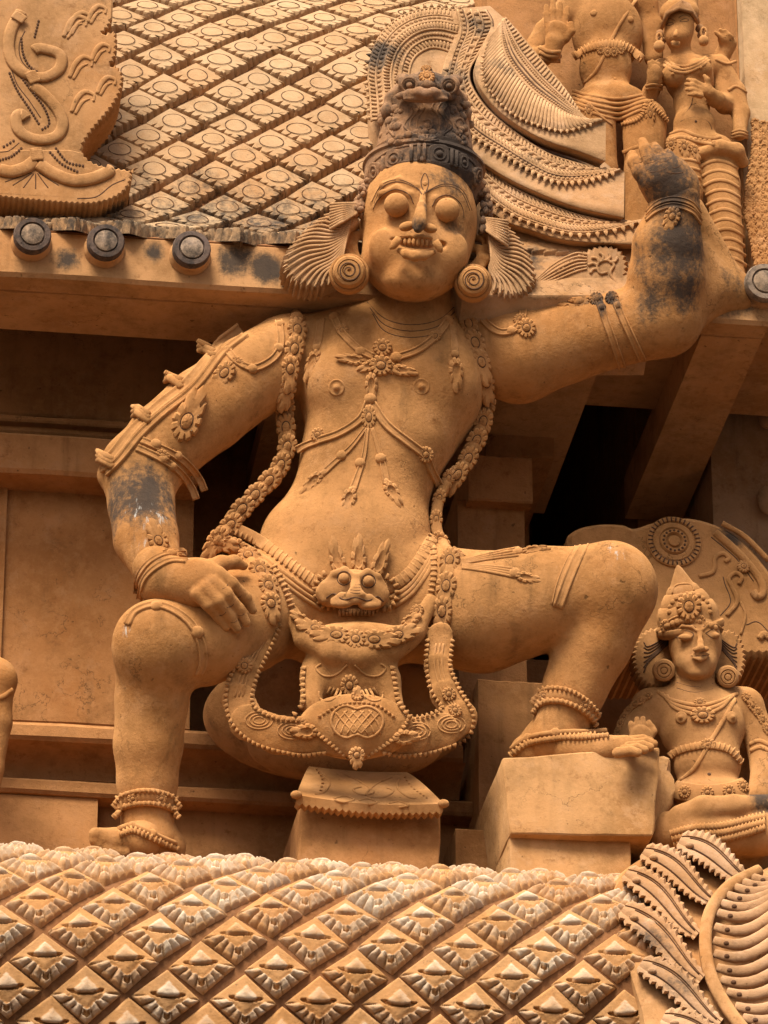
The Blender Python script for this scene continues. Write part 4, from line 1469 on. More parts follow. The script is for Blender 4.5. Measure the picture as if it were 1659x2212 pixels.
K.chain([(774, 1246, 1.50, 7), (794, 1236, 1.495, 8), (815, 1246, 1.485, 8), (830, 1268, 1.46, 7)], k=5)
K.chain([(700, 1296, 1.46, 6), (690, 1278, 1.46, 6), (700, 1262, 1.46, 6)], k=5); K.chain([(822, 1300, 1.46, 6), (834, 1282, 1.46, 6), (826, 1264, 1.46, 6)], k=5)
K.chain([(768, 1250, 1.498, 9), (768, 1275, 1.514, 13)], k=8)
K.ell((768, 1284, 1.514), (22, 10, 16), k=8)
K.chain([(720, 1296, 1.498, 6), (738, 1288, 1.505, 8), (768, 1296, 1.514, 9), (798, 1292, 1.505, 8), (818, 1302, 1.498, 6)], k=6)
K.ell((738, 1304, 1.498), (24, 10, 14), k=6); K.ell((798, 1308, 1.498), (24, 10, 14), k=6)
kv, kq = K.build(.0042)
buckle = obj('lion_buckle', fastmesh('lion_buckle', kv, kq, M_orn), guard)
KK = Skin(kv, kq, 1.5)
for (x, y, a, l, w) in ((730, 1216, -104, 66, 34), (774, 1212, -90, 66, 34), (818, 1220, -70, 66, 34)):
    leaf(SK, x, y, a, l, w, buckle, leafB[0], 'crest_leaf', off=5)
for x, y in ((743, 1249), (796, 1255)):
    q = MB(); stud(q, KK, x, y, 12, .9); q.build('buckle_eye', M_orn, buckle)
q = MB()
for (x, y) in ((743, 1249), (796, 1255)):
    groove(q, KK, [(x+15*math.cos(a*.45), y+15*math.sin(a*.45)) for a in range(15)], 1.2, 3)
groove(q, KK, [(705, 1292), (722, 1282), (742, 1296), (768, 1290), (795, 1298), (815, 1288), (828, 1300)], 1.6)
for i in range(5): groove(q, KK, [(757, 1256+i*6), (768, 1258+i*6), (778, 1257+i*6)], .9, 3)
tag(q.build('grime_shade_lines', M_grime_shade, buckle), kind='stuff')
q = MB()
for sgn, cx, cy in ((-1, 712, 1276), (1, 822, 1282)):
    for i in range(9):
        a = math.radians(-70 + 22*i)
        x, y = cx + sgn*30*math.cos(a), cy + 32*math.sin(a)
        c1, n1 = SK.on(x, y, 10*S); c2, _ = SK.on(x + sgn*12*math.cos(a), y + 12*math.sin(a), 8*S)
        q.tube([c1, c2], [5*S, 2.5*S], 6)
for i in range(10):
    x = 735 + i*7.6
    c1, _ = SK.on(x, 1318, 9*S); c2, _ = SK.on(x, 1332, 7*S)
    q.tube([c1, c2], [4*S, 3*S], 6)
tag(q.build('mane_fringe', M_orn, buckle), kind='stuff')

A = Sculpt()
# hem of the tight cloth
A.chain([(628, 1322, 1.46, 17), (660, 1380, 1.47, 24), (715, 1408, 1.485, 28), (775, 1418, 1.49, 28), (840, 1405, 1.48, 27), (895, 1365, 1.47, 22), (930, 1300, 1.46, 16)], k=18)
A.ell((772, 1385, 1.44), (120, 42, 52), k=24)
# hanging apron
A.ell((757, 1465, 1.44), (104, 62, 30), k=14)
A.cone((680, 1440, 1.43, 26), (672, 1520, 1.45, 24), k=18); A.cone((830, 1440, 1.43, 26), (848, 1525, 1.45, 24), k=18)
A.ell((768, 1570, 1.50), (122, 70, 34), k=22)
A.cone((768, 1590, 1.50, 40), (770, 1640, 1.50, 8), k=20)
# sash swinging down from both hips
A.chain([(585, 1325, 1.50, 25), (555, 1390, 1.48, 28), (527, 1450, 1.47, 31), (513, 1510, 1.46, 35), (535, 1560, 1.47, 38), (600, 1588, 1.48, 40), (690, 1588, 1.49, 40)], k=10, sq=4.2)
A.chain([(952, 1370, 1.47, 27), (946, 1440, 1.46, 29), (962, 1500, 1.455, 32), (994, 1550, 1.45, 36), (955, 1578, 1.46, 38), (885, 1592, 1.48, 40), (830, 1588, 1.49, 40)], k=10, sq=4.2)
# heavy folds behind
A.ell((730, 1545, .98), (285, 142, 80), k=14)
A.ell((745, 1612, 1.08), (205, 78, 100), k=40)
av, aq = A.build(.0058)
cloth = obj('loincloth', fastmesh('loincloth', av, aq, M_statue), guard)
AK = Skin(av, aq, 1.45)
# serrated borders of the sash and apron
q = MB()
def teeth(q, sk, pts, step, ln, r, side, off=3):
    path = resample(crv(pts, 6), step)
    for i, p in enumerate(path):
        a = path[max(i-1, 0)]; b = path[min(i+1, len(path)-1)]
        t = (b-a)[:2]; t = t/max(np.linalg.norm(t), 1e-6); nn = np.array((t[1], -t[0]))*side
        c0, n0 = sk.on(p[0], p[1], off*S)
        e = p[:2] + nn*ln
        tip = c0 + (RT*nn[0] - UP*nn[1])*ln*S
        q.tube([c0, (c0+tip)/2, tip], [r*S, r*S*.85, r*S*.25], 5, nrm=n0, flat=.6)
L1 = [(566, 1345), (540, 1395), (508, 1450), (492, 1505), (508, 1565), (560, 1605), (640, 1625), (700, 1622)]
L2 = [(600, 1350), (578, 1400), (552, 1455), (540, 1505), (552, 1535), (600, 1556), (655, 1560)]
R1 = [(972, 1385), (968, 1440), (988, 1490), (1018, 1545), (1005, 1590), (950, 1615), (880, 1628), (830, 1622)]
R2 = [(928, 1385), (926, 1440), (938, 1495), (960, 1530), (930, 1548), (880, 1560)]
for pth, sd in ((L1, 1), (L2, -1), (R1, -1), (R2, 1)):
    teeth(q, AK, pth, 11, 9, 5, -sd)
teeth(q, AK, [(662, 1445), (660, 1480), (660, 1520), (640, 1548)], 12, 11, 6, -1)
teeth(q, AK, [(842, 1445), (848, 1480), (856, 1520), (880, 1552)], 12, 11, 6, 1)
teeth(q, AK, [(655, 1565), (700, 1600), (740, 1630), (770, 1646), (805, 1628), (850, 1600), (880, 1565)], 10, 9, 5, 1)
teeth(q, AK, [(690, 1545), (730, 1522), (770, 1516), (815, 1522), (850, 1545)], 10, 7, 4, -1)
tag(q.build('serrated_border', M_orn, cloth), kind='stuff')
q = MB()
for o_ in (-8, 0, 8):
    groove(q, AK, [(583+o_, 1345), (558+o_, 1395), (530+o_, 1450), (516+o_, 1505)], 2.0)
    groove(q, AK, [(950+o_, 1390), (947+o_, 1440), (962+o_, 1495), (988+o_*.6, 1540)], 2.0)
# heart with a lattice
hl = [(770, 1532), (745, 1524), (722, 1538), (716, 1562), (728, 1584), (750, 1594), (771, 1586), (792, 1594), (815, 1584), (828, 1562), (820, 1540), (796, 1526), (770, 1532)]
groove(q, AK, hl, 2.9); 
for i in range(5):
    groove(q, AK, [(724+i*18, 1538-i*1), (744+i*18, 1562), (766+i*14, 1586)], 2.0, 4)
    groove(q, AK, [(822-i*18, 1538-i*1), (800-i*18, 1562), (778-i*14, 1586)], 2.0, 4)
for sg, cx in ((-1, 716), (1, 800)):
    groove(q, AK, [(cx-sg*34, 1436), (cx-sg*10, 1458), (cx+sg*18, 1460), (cx+sg*34, 1444), (cx+sg*22, 1434)], 2.4)
    groove(q, AK, [(cx-sg*20, 1500), (cx+sg*4, 1514), (cx+sg*24, 1510), (cx+sg*28, 1494)], 2.4)
for (cx, cy, w_, h_) in ():
    groove(q, AK, [(cx+w_*math.cos(a*.4189), cy+h_*math.sin(a*.4189)) for a in range(16)], 2.2, 3)
for i in range(4):
    groove(q, AK, [(715+i*8, 1484+i*2), (706+i*9, 1500+i*2)], 3.1, 3); groove(q, AK, [(806-i*8, 1486+i*2), (816-i*9, 1502+i*2)], 3.1, 3)
for (cx, cy) in ((560, 1556), (630, 1578), (900, 1580), (975, 1565)):
    for k_ in (10, 17, 25):
        groove(q, AK, [(cx+k_*1.2*math.cos(a*.4189), cy+k_*.75*math.sin(a*.4189)) for a in range(16)], 1.9, 3)
tag(q.build('cloth_relief', M_orn, cloth), kind='stuff')
for (x, y, a, l, w, dt) in ((755, 1480, -90, 46, 38, rosetteM), (772, 1505, -90, 24, 26, leafB[0]), (770, 1630, 90, 34, 34, leafA[0]), (664, 1580, 180, 42, 34, leafB[1]), (870, 1592, 0, 42, 34, leafB[0]),
                            (528, 1438, 100, 34, 34, rosetteM), (970, 1500, 80, 30, 30, rosetteM), (982, 1535, 30, 30, 26, rosetteM)):
    leaf(AK, x, y, a, l, w, cloth, dt, 'cloth_jewel', off=3)
for (x, y, a, l, w, dt) in ((768, 1384, 0, 44, 44, rosetteM), (726, 1376, 180, 60, 44, leafA[1]), (808, 1384, 0, 60, 44, leafA[2]), (680, 1362, 200, 50, 40, leafA[0]), (858, 1374, -20, 56, 42, leafA[1]), (650, 1340, 215, 34, 26, leafB[0]), (885, 1345, -40, 34, 30, leafB[1]), (902, 1322, -50, 30, 28, rosetteM)):
    leaf(AK, x, y, a, l, w, cloth, dt, 'hem_leaf', off=3)
for pth in ([(590, 1228), (612, 1270), (630, 1320), (650, 1370)], [(936, 1190), (938, 1240), (930, 1290), (912, 1340)]):
    q = MB()
    ribbon(q, SK, pth, 7, 5, ROPE); ribs(q, SK, pth, 7, 5, 11, 3.4, off=5)
    q.build('hip_cord', M_orn, guard)
# ================================================================== PEDESTAL AND FOOT BLOCK
def chunk(name, front, back_d, mat, par, bev=.014, seed=1, cuts=6, rough=.004):
    """rough-hewn block from four front corners (x, y, d), clockwise from top left, run straight back to depth back_d"""
    r = random.Random(seed)
    fr = [P(*f) for f in front]
    bk = [Vector((v.x, -back_d, v.z)) for v in fr]
    tl, tr, brr, bll = fr
    q = MB(); V = []; F = []
    n = cuts
    def grid(a, b, c, d_):
        base = len(V)
        for j in range(n+1):
            for i in range(n+1):
                s, t = i/n, j/n
                p = (a*(1-s)+b*s)*(1-t) + (d_*(1-s)+c*s)*t
                V.append(p)
        for j in range(n):
            for i in range(n):
                k = base + j*(n+1)+i
                F.append((k, k+n+1, k+n+2, k+1))
    grid(tl, tr, brr, bll)
    grid(bk[0], tl, bll, bk[3])
    grid(tr, bk[1], bk[2], brr)
    grid(bk[0], bk[1], tr, tl)
    grid(bll, brr, bk[2], bk[3])
    q.add(V, F)
    me = q.me(name, mat)
    import bmesh
    bm = bmesh.new(); bm.from_mesh(me)
    bmesh.ops.remove_doubles(bm, verts=bm.verts, dist=1e-5)
    for v in bm.verts:
        v.co += Vector((r.uniform(-1, 1), r.uniform(-1, 1), r.uniform(-1, 1)))*rough
    sharp = [e for e in bm.edges if len(e.link_faces) == 2 and e.calc_face_angle(0) > .7]
    bmesh.ops.bevel(bm, geom=sharp, offset=bev, segments=3, profile=.6, affect='EDGES')
    bm.to_mesh(me); bm.free()
    me.polygons.foreach_set('use_smooth', [True]*len(me.polygons))
    me.set_sharp_from_angle(angle=math.radians(28))
    return obj(name, me, par)
ped = root('stone_pedestal', 'plain ochre pedestal with a scalloped cover below the guardian loincloth', 'pedestal', P(800, 1900, 1.1))
chunk('block', [(650, 1722, 1.31), (952, 1736, 1.31), (948, 1990, 1.33), (640, 1975, 1.33)], .70, M_wall, ped, seed=3, bev=.010, rough=.003)
# sloping scalloped cover
q = MB(); rows_ = []
def cov(s, t):
    """s across, t from the back edge to the front edge"""
    xa = 668 + (640-668)*t; xb = 878 + (958-878)*t
    ya = 1655 + 62*t**1.25; yb = 1668 + 68*t**1.25
    x = xa + (xb-xa)*s; y = ya + (yb-ya)*s + 10*math.sin(math.pi*s)*(.4+.6*t)
    d = 1.16 + .25*t
    return P(x, y, d)
ns_, nt_ = 44, 8
V = [cov(i/ns_, j/nt_) for j in range(nt_+1) for i in range(ns_+1)]
low = []
for i in range(ns_+1):
    e = cov(i/ns_, 1.0)
    V.append(e + Vector((0, .012, -.020 - (.010 if i % 2 else 0))))
for i in range(ns_+1):
    e = cov(i/ns_, 1.0)
    V.append(e + Vector((0, .05, -.020 - (.010 if i % 2 else 0))))
F = []
for j in range(nt_+2):
    for i in range(ns_):
        k = j*(ns_+1)+i
        F.append((k, k+ns_+1, k+ns_+2, k+1))
q.add(V, F)
cover = q.build('cover', M_orn, ped, sharp=50)
CVK = Skin(np.array([tuple(v) for v in V]), F, 1.3)
q = MB()
for pth in ([(700, 1672), (712, 1692), (700, 1712), (680, 1716)], [(742, 1672), (780, 1690), (808, 1712), (780, 1718), (762, 1706), (780, 1700)], [(846, 1680), (812, 1694), (790, 1718), (826, 1724), (850, 1710), (836, 1702)], [(862, 1682), (858, 1702), (880, 1722), (900, 1726)],
            [(720, 1725), (745, 1720), (765, 1728), (742, 1733), (722, 1728)], [(775, 1730), (795, 1726), (815, 1734), (795, 1738)], [(840, 1736), (862, 1732), (882, 1740), (862, 1744)]):
    groove(q, CVK, pth, 2.8, 6)
tag(q.build('cover_relief', M_orn, cover), kind='stuff')
q = MB()
teeth(q, CVK, [(682, 1664), (694, 1685), (690, 1708)], 8, 6, 3.5, 1, off=2); teeth(q, CVK, [(876, 1680), (892, 1702), (922, 1724)], 8, 6, 3.5, -1, off=2)
tag(q.build('serrated_border', M_orn, cover), kind='stuff')
for x, y in ((640, 1717), (946, 1736)):
    q = MB(); q.ball(cov(0 if x < 800 else 1, 1), (.018, .016, .013), seg=12, rings=8); q.build('corner_knob', M_orn, ped)

blk = root('foot_block', 'rough squared plaster block under the guardian right foot, undercut below', 'block', P(1240, 1890, 1.2))
M_blk = plaster('block_plaster', (0.48, 0.255, 0.085), bump=.4, streak=.25, blobs=[(at(1430, 1745, 1.45), .09, .35)])
chunk('block', [(1084, 1636, 1.44), (1428, 1612, 1.44), (1412, 1806, 1.46), (1104, 1800, 1.44)], .70, M_blk, blk, bev=.012, seed=5, rough=.0025)
chunk('block_base', [(1098, 1780, 1.40), (1364, 1780, 1.40), (1360, 1990, 1.42), (1112, 1990, 1.42)], .70, M_blk, blk, bev=.010, seed=6, rough=.0025)
chunk('block_flank', [(1412, 1622, 1.36), (1448, 1640, 1.30), (1456, 1735, 1.30), (1410, 1800, 1.38)], .70, M_blk, blk, bev=.012, seed=8, cuts=4, rough=.003)

# ================================================================== RIGHT TERRACE AND NICHE WALL
XN = XP(1095, 400, 1.3)
slab('terrace', XN, XR, 1.42, .60, ZF-.03, ZF-.002, roof, M_eave)
q = MB()
q.box(XN, XR, -.95, -.85, ZF-.002, 11.6); q.box(XN, XR, -.85, -.02, 11.5, 11.6); q.box(XR-.1, XR, -.85, -.02, ZE+.4, 11.5); q.box(XN, XN+.08, -.85, -.02, ZE+.52, 11.5)  # top and end caps are unseen, added to keep skylight out of the hollow
q.build('niche_wall', M_wall, tower, smooth=False)
zt_ = zat(1640, -150, 1.1); 
q = MB()
x0_ = XP(1612, 250, 1.12)
q.box(x0_, XR, -1.12, -.952, ZF, zt_)
q.build('niche_jamb', plaster('pale_wall', (0.56, 0.36, 0.16), streak=.2), tower, smooth=False)
q = MB()
q.box(XP(1596, 250, 1.05), x0_-.002, -1.05, -.952, ZF, zt_)
q.build('niche_reveal', M_wall, tower, smooth=False)

# ================================================================== HORSESHOE MANE GABLE AT TOP RIGHT
mane = root('mane_gable', 'swept horseshoe gable of beaded feather bands rising behind the guardian crown', 'gable', P(1150, 560, 1.3))
def D(y, k=0.0): return 1.02 + .00095*y + k
class Loft:
    def __init__(self, guides, n=48):
        self.g = []
        for gd in guides:
            c = resample(crv([(x, y, d) for x, y, d in gd], 8), 1.0)
            idx = [int(round(i*(len(c)-1)/(n-1))) for i in range(n)]
            self.g.append([c[i] for i in idx])
        self.n = n
    def px(self, s, t):
        """s along, t across 0..1"""
        k = t*(len(self.g)-1); j = min(int(k), len(self.g)-2); f = k-j
        m_ = s*(self.n-1); i = min(int(m_), self.n-2); e = m_-i
        a = self.g[j][i]*(1-e) + self.g[j][i+1]*e; b = self.g[j+1][i]*(1-e) + self.g[j+1][i+1]*e
        return a*(1-f) + b*f
    def at(self, s, t, lift=0.0):
        p = self.px(s, t)
        return P(p[0], p[1], p[2] + lift)
    def surf(self, q, sub=4):
        m_ = (len(self.g)-1)*sub + 1
        V = []; F = []
        for j in range(m_):
            for i in range(self.n):
                V.append(self.at(i/(self.n-1), j/(m_-1)))
        for j in range(m_-1):
            for i in range(self.n-1):
                k = j*self.n+i
                F.append((k, k+self.n, k+self.n+1, k+1))
        q.add(V, F)
        return V
def tube_line(q, lf, t, r, lift=.004, s0=0.0, s1=1.0, n=60, wob=None):
    q.tube([lf.at(s0+(s1-s0)*i/(n-1), t, lift) for i in range(n)], r*S, 6)
def bead_line(q, lf, t, r, cnt, lift=.004, s0=0.0, s1=1.0, el=1.0):
    for i in range(cnt):
        s = s0+(s1-s0)*(i+.5)/cnt
        q.ball(lf.at(s, t, lift), (r*S*el, r*S*.8, r*S), seg=7, rings=5)
def rib_line(q, lf, t0, t1, r, cnt, lift=.004, s0=0.0, s1=1.0, slant=0.0):
    for i in range(cnt):
        s = s0+(s1-s0)*(i+.5)/cnt
        pts = [lf.at(min(1, max(0, s+slant*k)), t0+(t1-t0)*k, lift) for k in (0, .33, .66, 1)]
        q.tube(pts, [r*S*.8, r*S, r*S, r*S*.7], 5)
def fang_line(q, lf, t, ln, r, cnt, s0=0.0, s1=1.0, lift=.0):
    for i in range(cnt):
        s = s0+(s1-s0)*(i+.5)/cnt
        a = lf.at(s, t, .004+lift); b = lf.px(s, t)
        c = lf.px(min(1, s+.01), t); tt = (c-b)[:2]; tt = tt/max(np.linalg.norm(tt), 1e-6)
        nn = np.array((-tt[1], tt[0]))
        tip = P(b[0]+nn[0]*ln, b[1]+nn[1]*ln, b[2]+.008+lift)
        q.tube([a, tip], [r*S, r*.15*S], 5)
def curve_d(pts, k): return [(x, y, D(y, k)) for x, y in pts]
def tier(name, top, edge, side, end, k, mat=M_mane):
    """top guide, front edge, smooth side running back under the edge"""
    lf = Loft([curve_d(top, k), curve_d(edge, k+.015)])
    sd = Loft([curve_d(edge, k+.015), [(x+8*i/(len(edge)-1), y+5, D(y, k+.004)) for i, (x, y) in enumerate(edge)], [(x+(12*i/(len(side)-1))**1.0, y-10, D(y, k-.02)) for i, (x, y) in enumerate(side)], curve_d(side, k-.07), curve_d([(x, y+6) for x, y in side], k-.20)])
    q = MB(); lf.surf(q); o = q.build(name, mat, mane)
    q = MB(); sd.surf(q); s_ = q.build('tier_side', mat, o)
    return lf, o
t1, o1 = tier('feather_tier', [(1092, 36), (1130, 80), (1180, 140), (1228, 200), (1258, 250), (1268, 262)],
              [(1072, 58), (1052, 100), (1043, 140), (1046, 172), (1065, 204), (1105, 244), (1158, 268), (1215, 282), (1262, 272), (1301, 259)],
              [(1062, 66), (1038, 116), (1022, 158), (1036, 204), (1082, 258), (1160, 308), (1246, 338), (1296, 358)], None, .16)
q = MB()
rib_line(q, t1, .50, 1.0, 4.2, 46, slant=.05)
for t in (.48, .36, .30, .20): tube_line(q, t1, t, 2.6)
bead_line(q, t1, .42, 3.2, 60); bead_line(q, t1, .25, 2.8, 60)
rib_line(q, t1, .02, .17, 2.6, 34)
fang_line(q, t1, 1.0, 7, 4, 26, .15, .95)
tag(q.build('feather_relief', M_mane, o1), kind='stuff')
q = MB()
for t in (.52, .39, .33, .18): tube_line(q, t1, t, 1.6, .003)
tag(q.build('grime_shade_lines', M_grime_shade, o1), kind='stuff')
t2, o2 = tier('beaded_tier', [(1051, 22), (1066, 54), (1040, 108), (1014, 154), (1026, 198), (1072, 252), (1168, 322), (1240, 350), (1300, 366)],
              [(985, 20), (992, 70), (972, 130), (968, 200), (1010, 282), (1084, 331), (1150, 370), (1205, 393), (1275, 388), (1341, 366)],
              [(975, 30), (980, 90), (955, 150), (950, 225), (990, 318), (1062, 378), (1150, 424), (1240, 458), (1336, 480)], None, .09)
q = MB()
for t in (.04, .30, .52, .74, .95): tube_line(q, t2, t, 2.6)
rib_line(q, t2, .06, .26, 2.4, 60); bead_line(q, t2, .40, 6.0, 30, el=1.3); rib_line(q, t2, .55, .72, 3.4, 70, slant=.012); bead_line(q, t2, .85, 4.0, 64)
fang_line(q, t2, 1.0, 11, 5.5, 34, .2, .98)
tag(q.build('beaded_relief', M_mane, o2), kind='stuff')
q = MB()
for t in (.0, .28, .50, .77): tube_line(q, t2, t, 1.8, .003)
tag(q.build('grime_shade_lines', M_grime_shade, o2), kind='stuff')
t3, o3 = tier('beaded_tier', [(1040, 345), (1084, 385), (1134, 416), (1234, 458), (1340, 486)],
              [(1040, 412), (1084, 448), (1134, 476), (1234, 505), (1320, 498), (1398, 474)],
              [(1040, 452), (1090, 488), (1140, 506), (1226, 530), (1400, 540)], None, .03)
q = MB()
for t in (.06, .34, .60, .93): tube_line(q, t3, t, 2.4)
rib_line(q, t3, .08, .30, 2.2, 36); bead_line(q, t3, .47, 5.2, 22, el=1.3); rib_line(q, t3, .64, .88, 3.4, 46, slant=.02)
fang_line(q, t3, 1.0, 11, 5.5, 20, .0, .98)
tag(q.build('beaded_relief', M_mane, o3), kind='stuff')
q = MB()
for t in (.32, .62): tube_line(q, t3, t, 1.8, .003)
tag(q.build('grime_shade_lines', M_grime_shade, o3), kind='stuff')
# left half of the horseshoe, passing behind the crown
t4 = Loft([curve_d([(800, 262), (797, 200), (794, 150), (815, 82), (862, 36), (930, 16), (1000, 22)], .04),
           curve_d([(842, 262), (836, 200), (834, 150), (852, 100), (890, 65), (940, 52), (990, 60)], .09),
           curve_d([(884, 240), (880, 200), (880, 150), (895, 115), (930, 96), (965, 100), (985, 110)], .06),
           curve_d([(915, 240), (913, 210), (913, 190), (918, 176), (930, 170), (942, 176), (950, 190)], .03)])
q = MB(); t4.surf(q)
o4 = q.build('beaded_tier', M_mane, mane)
q = MB()
for t in (.02, .15, .28, .41, .57, .70): tube_line(q, t4, t, 2.6)
rib_line(q, t4, .03, .13, 3.0, 44); bead_line(q, t4, .21, 4.5, 34, el=1.2); rib_line(q, t4, .30, .40, 3.2, 46); bead_line(q, t4, .49, 4.0, 40); rib_line(q, t4, .60, .68, 2.6, 30)
fang_line(q, t4, .0, -10, 5.5, 26)
tag(q.build('beaded_relief', M_mane, o4), kind='stuff')
# solid core of the gable so that it stands on the roof
q = MB()
core = [(800, 262), (797, 150), (818, 84), (865, 40), (930, 20), (1060, 10), (1120, 60), (1250, 240), (1296, 262), (1300, 340), (1338, 372), (1330, 470), (1400, 478), (1420, 640), (1000, 640)]
q.plate([P(x, y, 1.06 + .0009*y - .07) for x, y in core], .30, .01, Vector((0, -.86, .5)).normalized())
q.build('gable_core', M_mane, mane, sharp=40)
# scroll ornament on the eave to the right of the head
q = MB()
oc = serrate(crv([(1120, 640), (1180, 606), (1240, 560), (1290, 534), (1330, 536), (1352, 562), (1350, 600), (1330, 650)], 6), 12, 6, 1)
q.plate([P(p[0], p[1], 1.53) for p in oc], .12, .010)
sc = q.build('eave_scroll', M_mane, mane, sharp=50)
q = MB()
def flat_line(q, pts, d, r, n=6, lift=.0):
    q.tube([P(p[0], p[1], d+lift) for p in crv(pts, n)], r*S, 6)
for k in range(6):
    flat_line(q, [(1140, 632-k*2), (1190, 610-k*7), (1240, 588-k*8), (1268, 580-k*6)], 1.533, 2.2)
flat_line(q, [(1330, 610), (1318, 590), (1326, 572), (1308, 562), (1290, 572), (1296, 590), (1312, 588)], 1.533, 3)
for k in range(6):
    a = math.radians(150+k*34)
    flat_line(q, [(1306+14*math.cos(a), 575+12*math.sin(a)), (1306+26*math.cos(a+.2), 575+22*math.sin(a+.2)), (1306+36*math.cos(a), 575+30*math.sin(a))], 1.533, 3.2)
tag(q.build('scroll_relief', M_mane, sc), kind='stuff')
q = MB()
for k in range(7):
    x = 1110 + k*26
    q.plate([P(x, 518+k*2, 1.47), P(x+30, 522+k*2, 1.47), P(x+44, 536+k*2, 1.50), P(x+14, 540+k*2, 1.50)], .05, .004, Vector((0, -.8, .6)).normalized())
    o_ = q.build('eave_leaf', M_mane, mane, sharp=40); q = MB()

# ================================================================== SCROLLED GABLE END AT TOP LEFT
scr = root('scrolled_gable', 'scroll carved gable end with flame edges standing on the roof at top left', 'gable', P(100, 470, 1.45))
SD = 1.50
edge = [(240, -60), (244, 0), (243, 40)]
lobes = [[(243, 40), (236, 60), (222, 72)], [(222, 72), (240, 66), (252, 68), (254, 98), (250, 124), (238, 142)], [(238, 142), (250, 138), (262, 150), (268, 168), (262, 198), (248, 226), (228, 252), (202, 282), (182, 312), (180, 330)],
         [(180, 330), (196, 346), (226, 357), (260, 362), (287, 367)], [(287, 367), (284, 392), (266, 418), (232, 436), (190, 443), (140, 441), (90, 437), (40, 432), (-70, 420)]]
up_ = [(-70, 336), (-70, -60), (240, -60), (244, 0)]
for l in lobes[:3]:
    up_ += [tuple(p[:2]) for p in serrate(crv(l, 6), 12, 5, -1)]
lo_ = [(-70, 322), (150, 322), (178, 328)]
for l in lobes[3:]:
    lo_ += [tuple(p[:2]) for p in serrate(crv(l, 6), 12, 4, -1)]
q = MB(); q.plate([P(x, y, SD) for x, y in up_], .20, .006)
q.build('gable_panel', M_eave, scr, sharp=40)
q = MB(); q.plate([P(x, y, SD+.006) for x, y in lo_], .206, .006)
q.build('gable_foot', M_eave, scr, sharp=40)
F_ = .4166
def sc_line(q, pts, r, lift=.004, taper=True, n=7):
    P_ = [P(p[0]*F_, p[1]*F_, SD+lift+(.006 if p[1]*F_ > 324 else 0)) for p in crv(pts, n)]
    m_ = len(P_)
    q.tube(P_, [r*S*((.45+.55*math.sin(math.pi*min(1, .15+i/(m_-1)))) if taper else 1) for i in range(m_)], 8, nrm=Vector((0, -1, 0)), flat=.5)
def scroll(name, pts, r, mat=M_eave):
    q = MB(); sc_line(q, pts, r, .004, False, 10); o = q.build(name, mat, scr)
    return o
s_a = scroll('scroll', [(110, 60), (60, 150), (45, 240), (65, 320), (120, 375), (190, 400), (250, 395), (305, 360), (320, 310), (300, 275), (250, 258), (200, 250), (175, 262)], 13)
s_b = scroll('scroll', [(170, 440), (240, 500), (300, 570), (325, 640), (300, 700), (230, 725), (150, 712), (95, 670), (85, 610), (110, 590), (135, 615)], 13)
s_c = scroll('scroll', [(0, 880), (60, 890), (130, 870), (180, 835)], 15)
s_d = scroll('scroll', [(200, 850), (280, 900), (380, 935), (480, 925), (560, 890), (545, 880)], 15)
for (x, y, a) in ((100, 90, 30), (170, 400, 60), (190, 800, 80)):
    q = MB()
    for k in range(6):
        b = math.radians(a); dx, dy = (k-2.5)*9*math.cos(b), (k-2.5)*9*math.sin(b)
        sc_line(q, [(x+dx-30*math.sin(b), y+dy+30*math.cos(b)*.6), (x+dx, y+dy-3), (x+dx+30*math.sin(b), y+dy-30*math.cos(b)*.6)], 5, .016, False, 4)
    q.build('scroll_tie', M_eave, scr)
q = MB()
# punched dots and ticks following the scrolls
for pth in ([(110, 200), (120, 280), (150, 340), (190, 370)], [(200, 110), (180, 190)], [(50, 380), (90, 470), (150, 560), (200, 640)], [(110, 400), (170, 480), (230, 560), (255, 640), (220, 670)], [(260, 790), (320, 850), (400, 890)], [(290, 770), (350, 840), (430, 860)], [(20, 760), (70, 730)], [(0, 830), (60, 810), (110, 770)]):
    for p in resample(crv(pth, 6), 17):
        q.ball(P(p[0]*F_, p[1]*F_, SD+.001+(.006 if p[1]*F_ > 324 else 0)), (3*S, 2*S, 4*S), seg=6, rings=4)
for pth in ([(130, 160), (100, 230), (110, 310), (160, 370)], [(60, 360), (90, 440), (150, 520), (210, 610)], [(0, 790), (50, 780), (100, 740)]):
    sc_line(q, pth, 1.3, 0, False)
for a in (-50, -35, -18, 0, 18, 35, 50):
    b = math.radians(90+a)
    sc_line(q, [(185+30*math.cos(b), 880+20*math.sin(b)), (185+90*math.cos(b)*1.3, 880+60*math.sin(b)), (185+130*math.cos(b)*1.6, 880+110*math.sin(b)*.9)], 1.4, 0, False)
sc_line(q, [(400, 1030), (500, 1020), (580, 960), (650, 930)], 1.5, 0, False)
tag(q.build('grime_shade_lines', M_grime_shade, scr), kind='stuff')
for (cx, cy, sc_) in ((420, 90, 1), (400, 110, 1), (510, 50, .8), (430, 320, 1), (530, 250, .8), (440, 500, 1), (560, 420, .8)):
    q = MB()
    sc_line(q, [(cx-70*sc_, cy+80*sc_), (cx-40*sc_, cy+10*sc_), (cx, cy-25*sc_), (cx+45*sc_, cy-10*sc_), (cx+45*sc_, cy+25*sc_)], 6, .002)
    sc_line(q, [(cx-50*sc_, cy+90*sc_), (cx-15*sc_, cy+30*sc_), (cx+25*sc_, cy+10*sc_)], 4, .002)
    q.build('flame_curl', M_eave, scr)

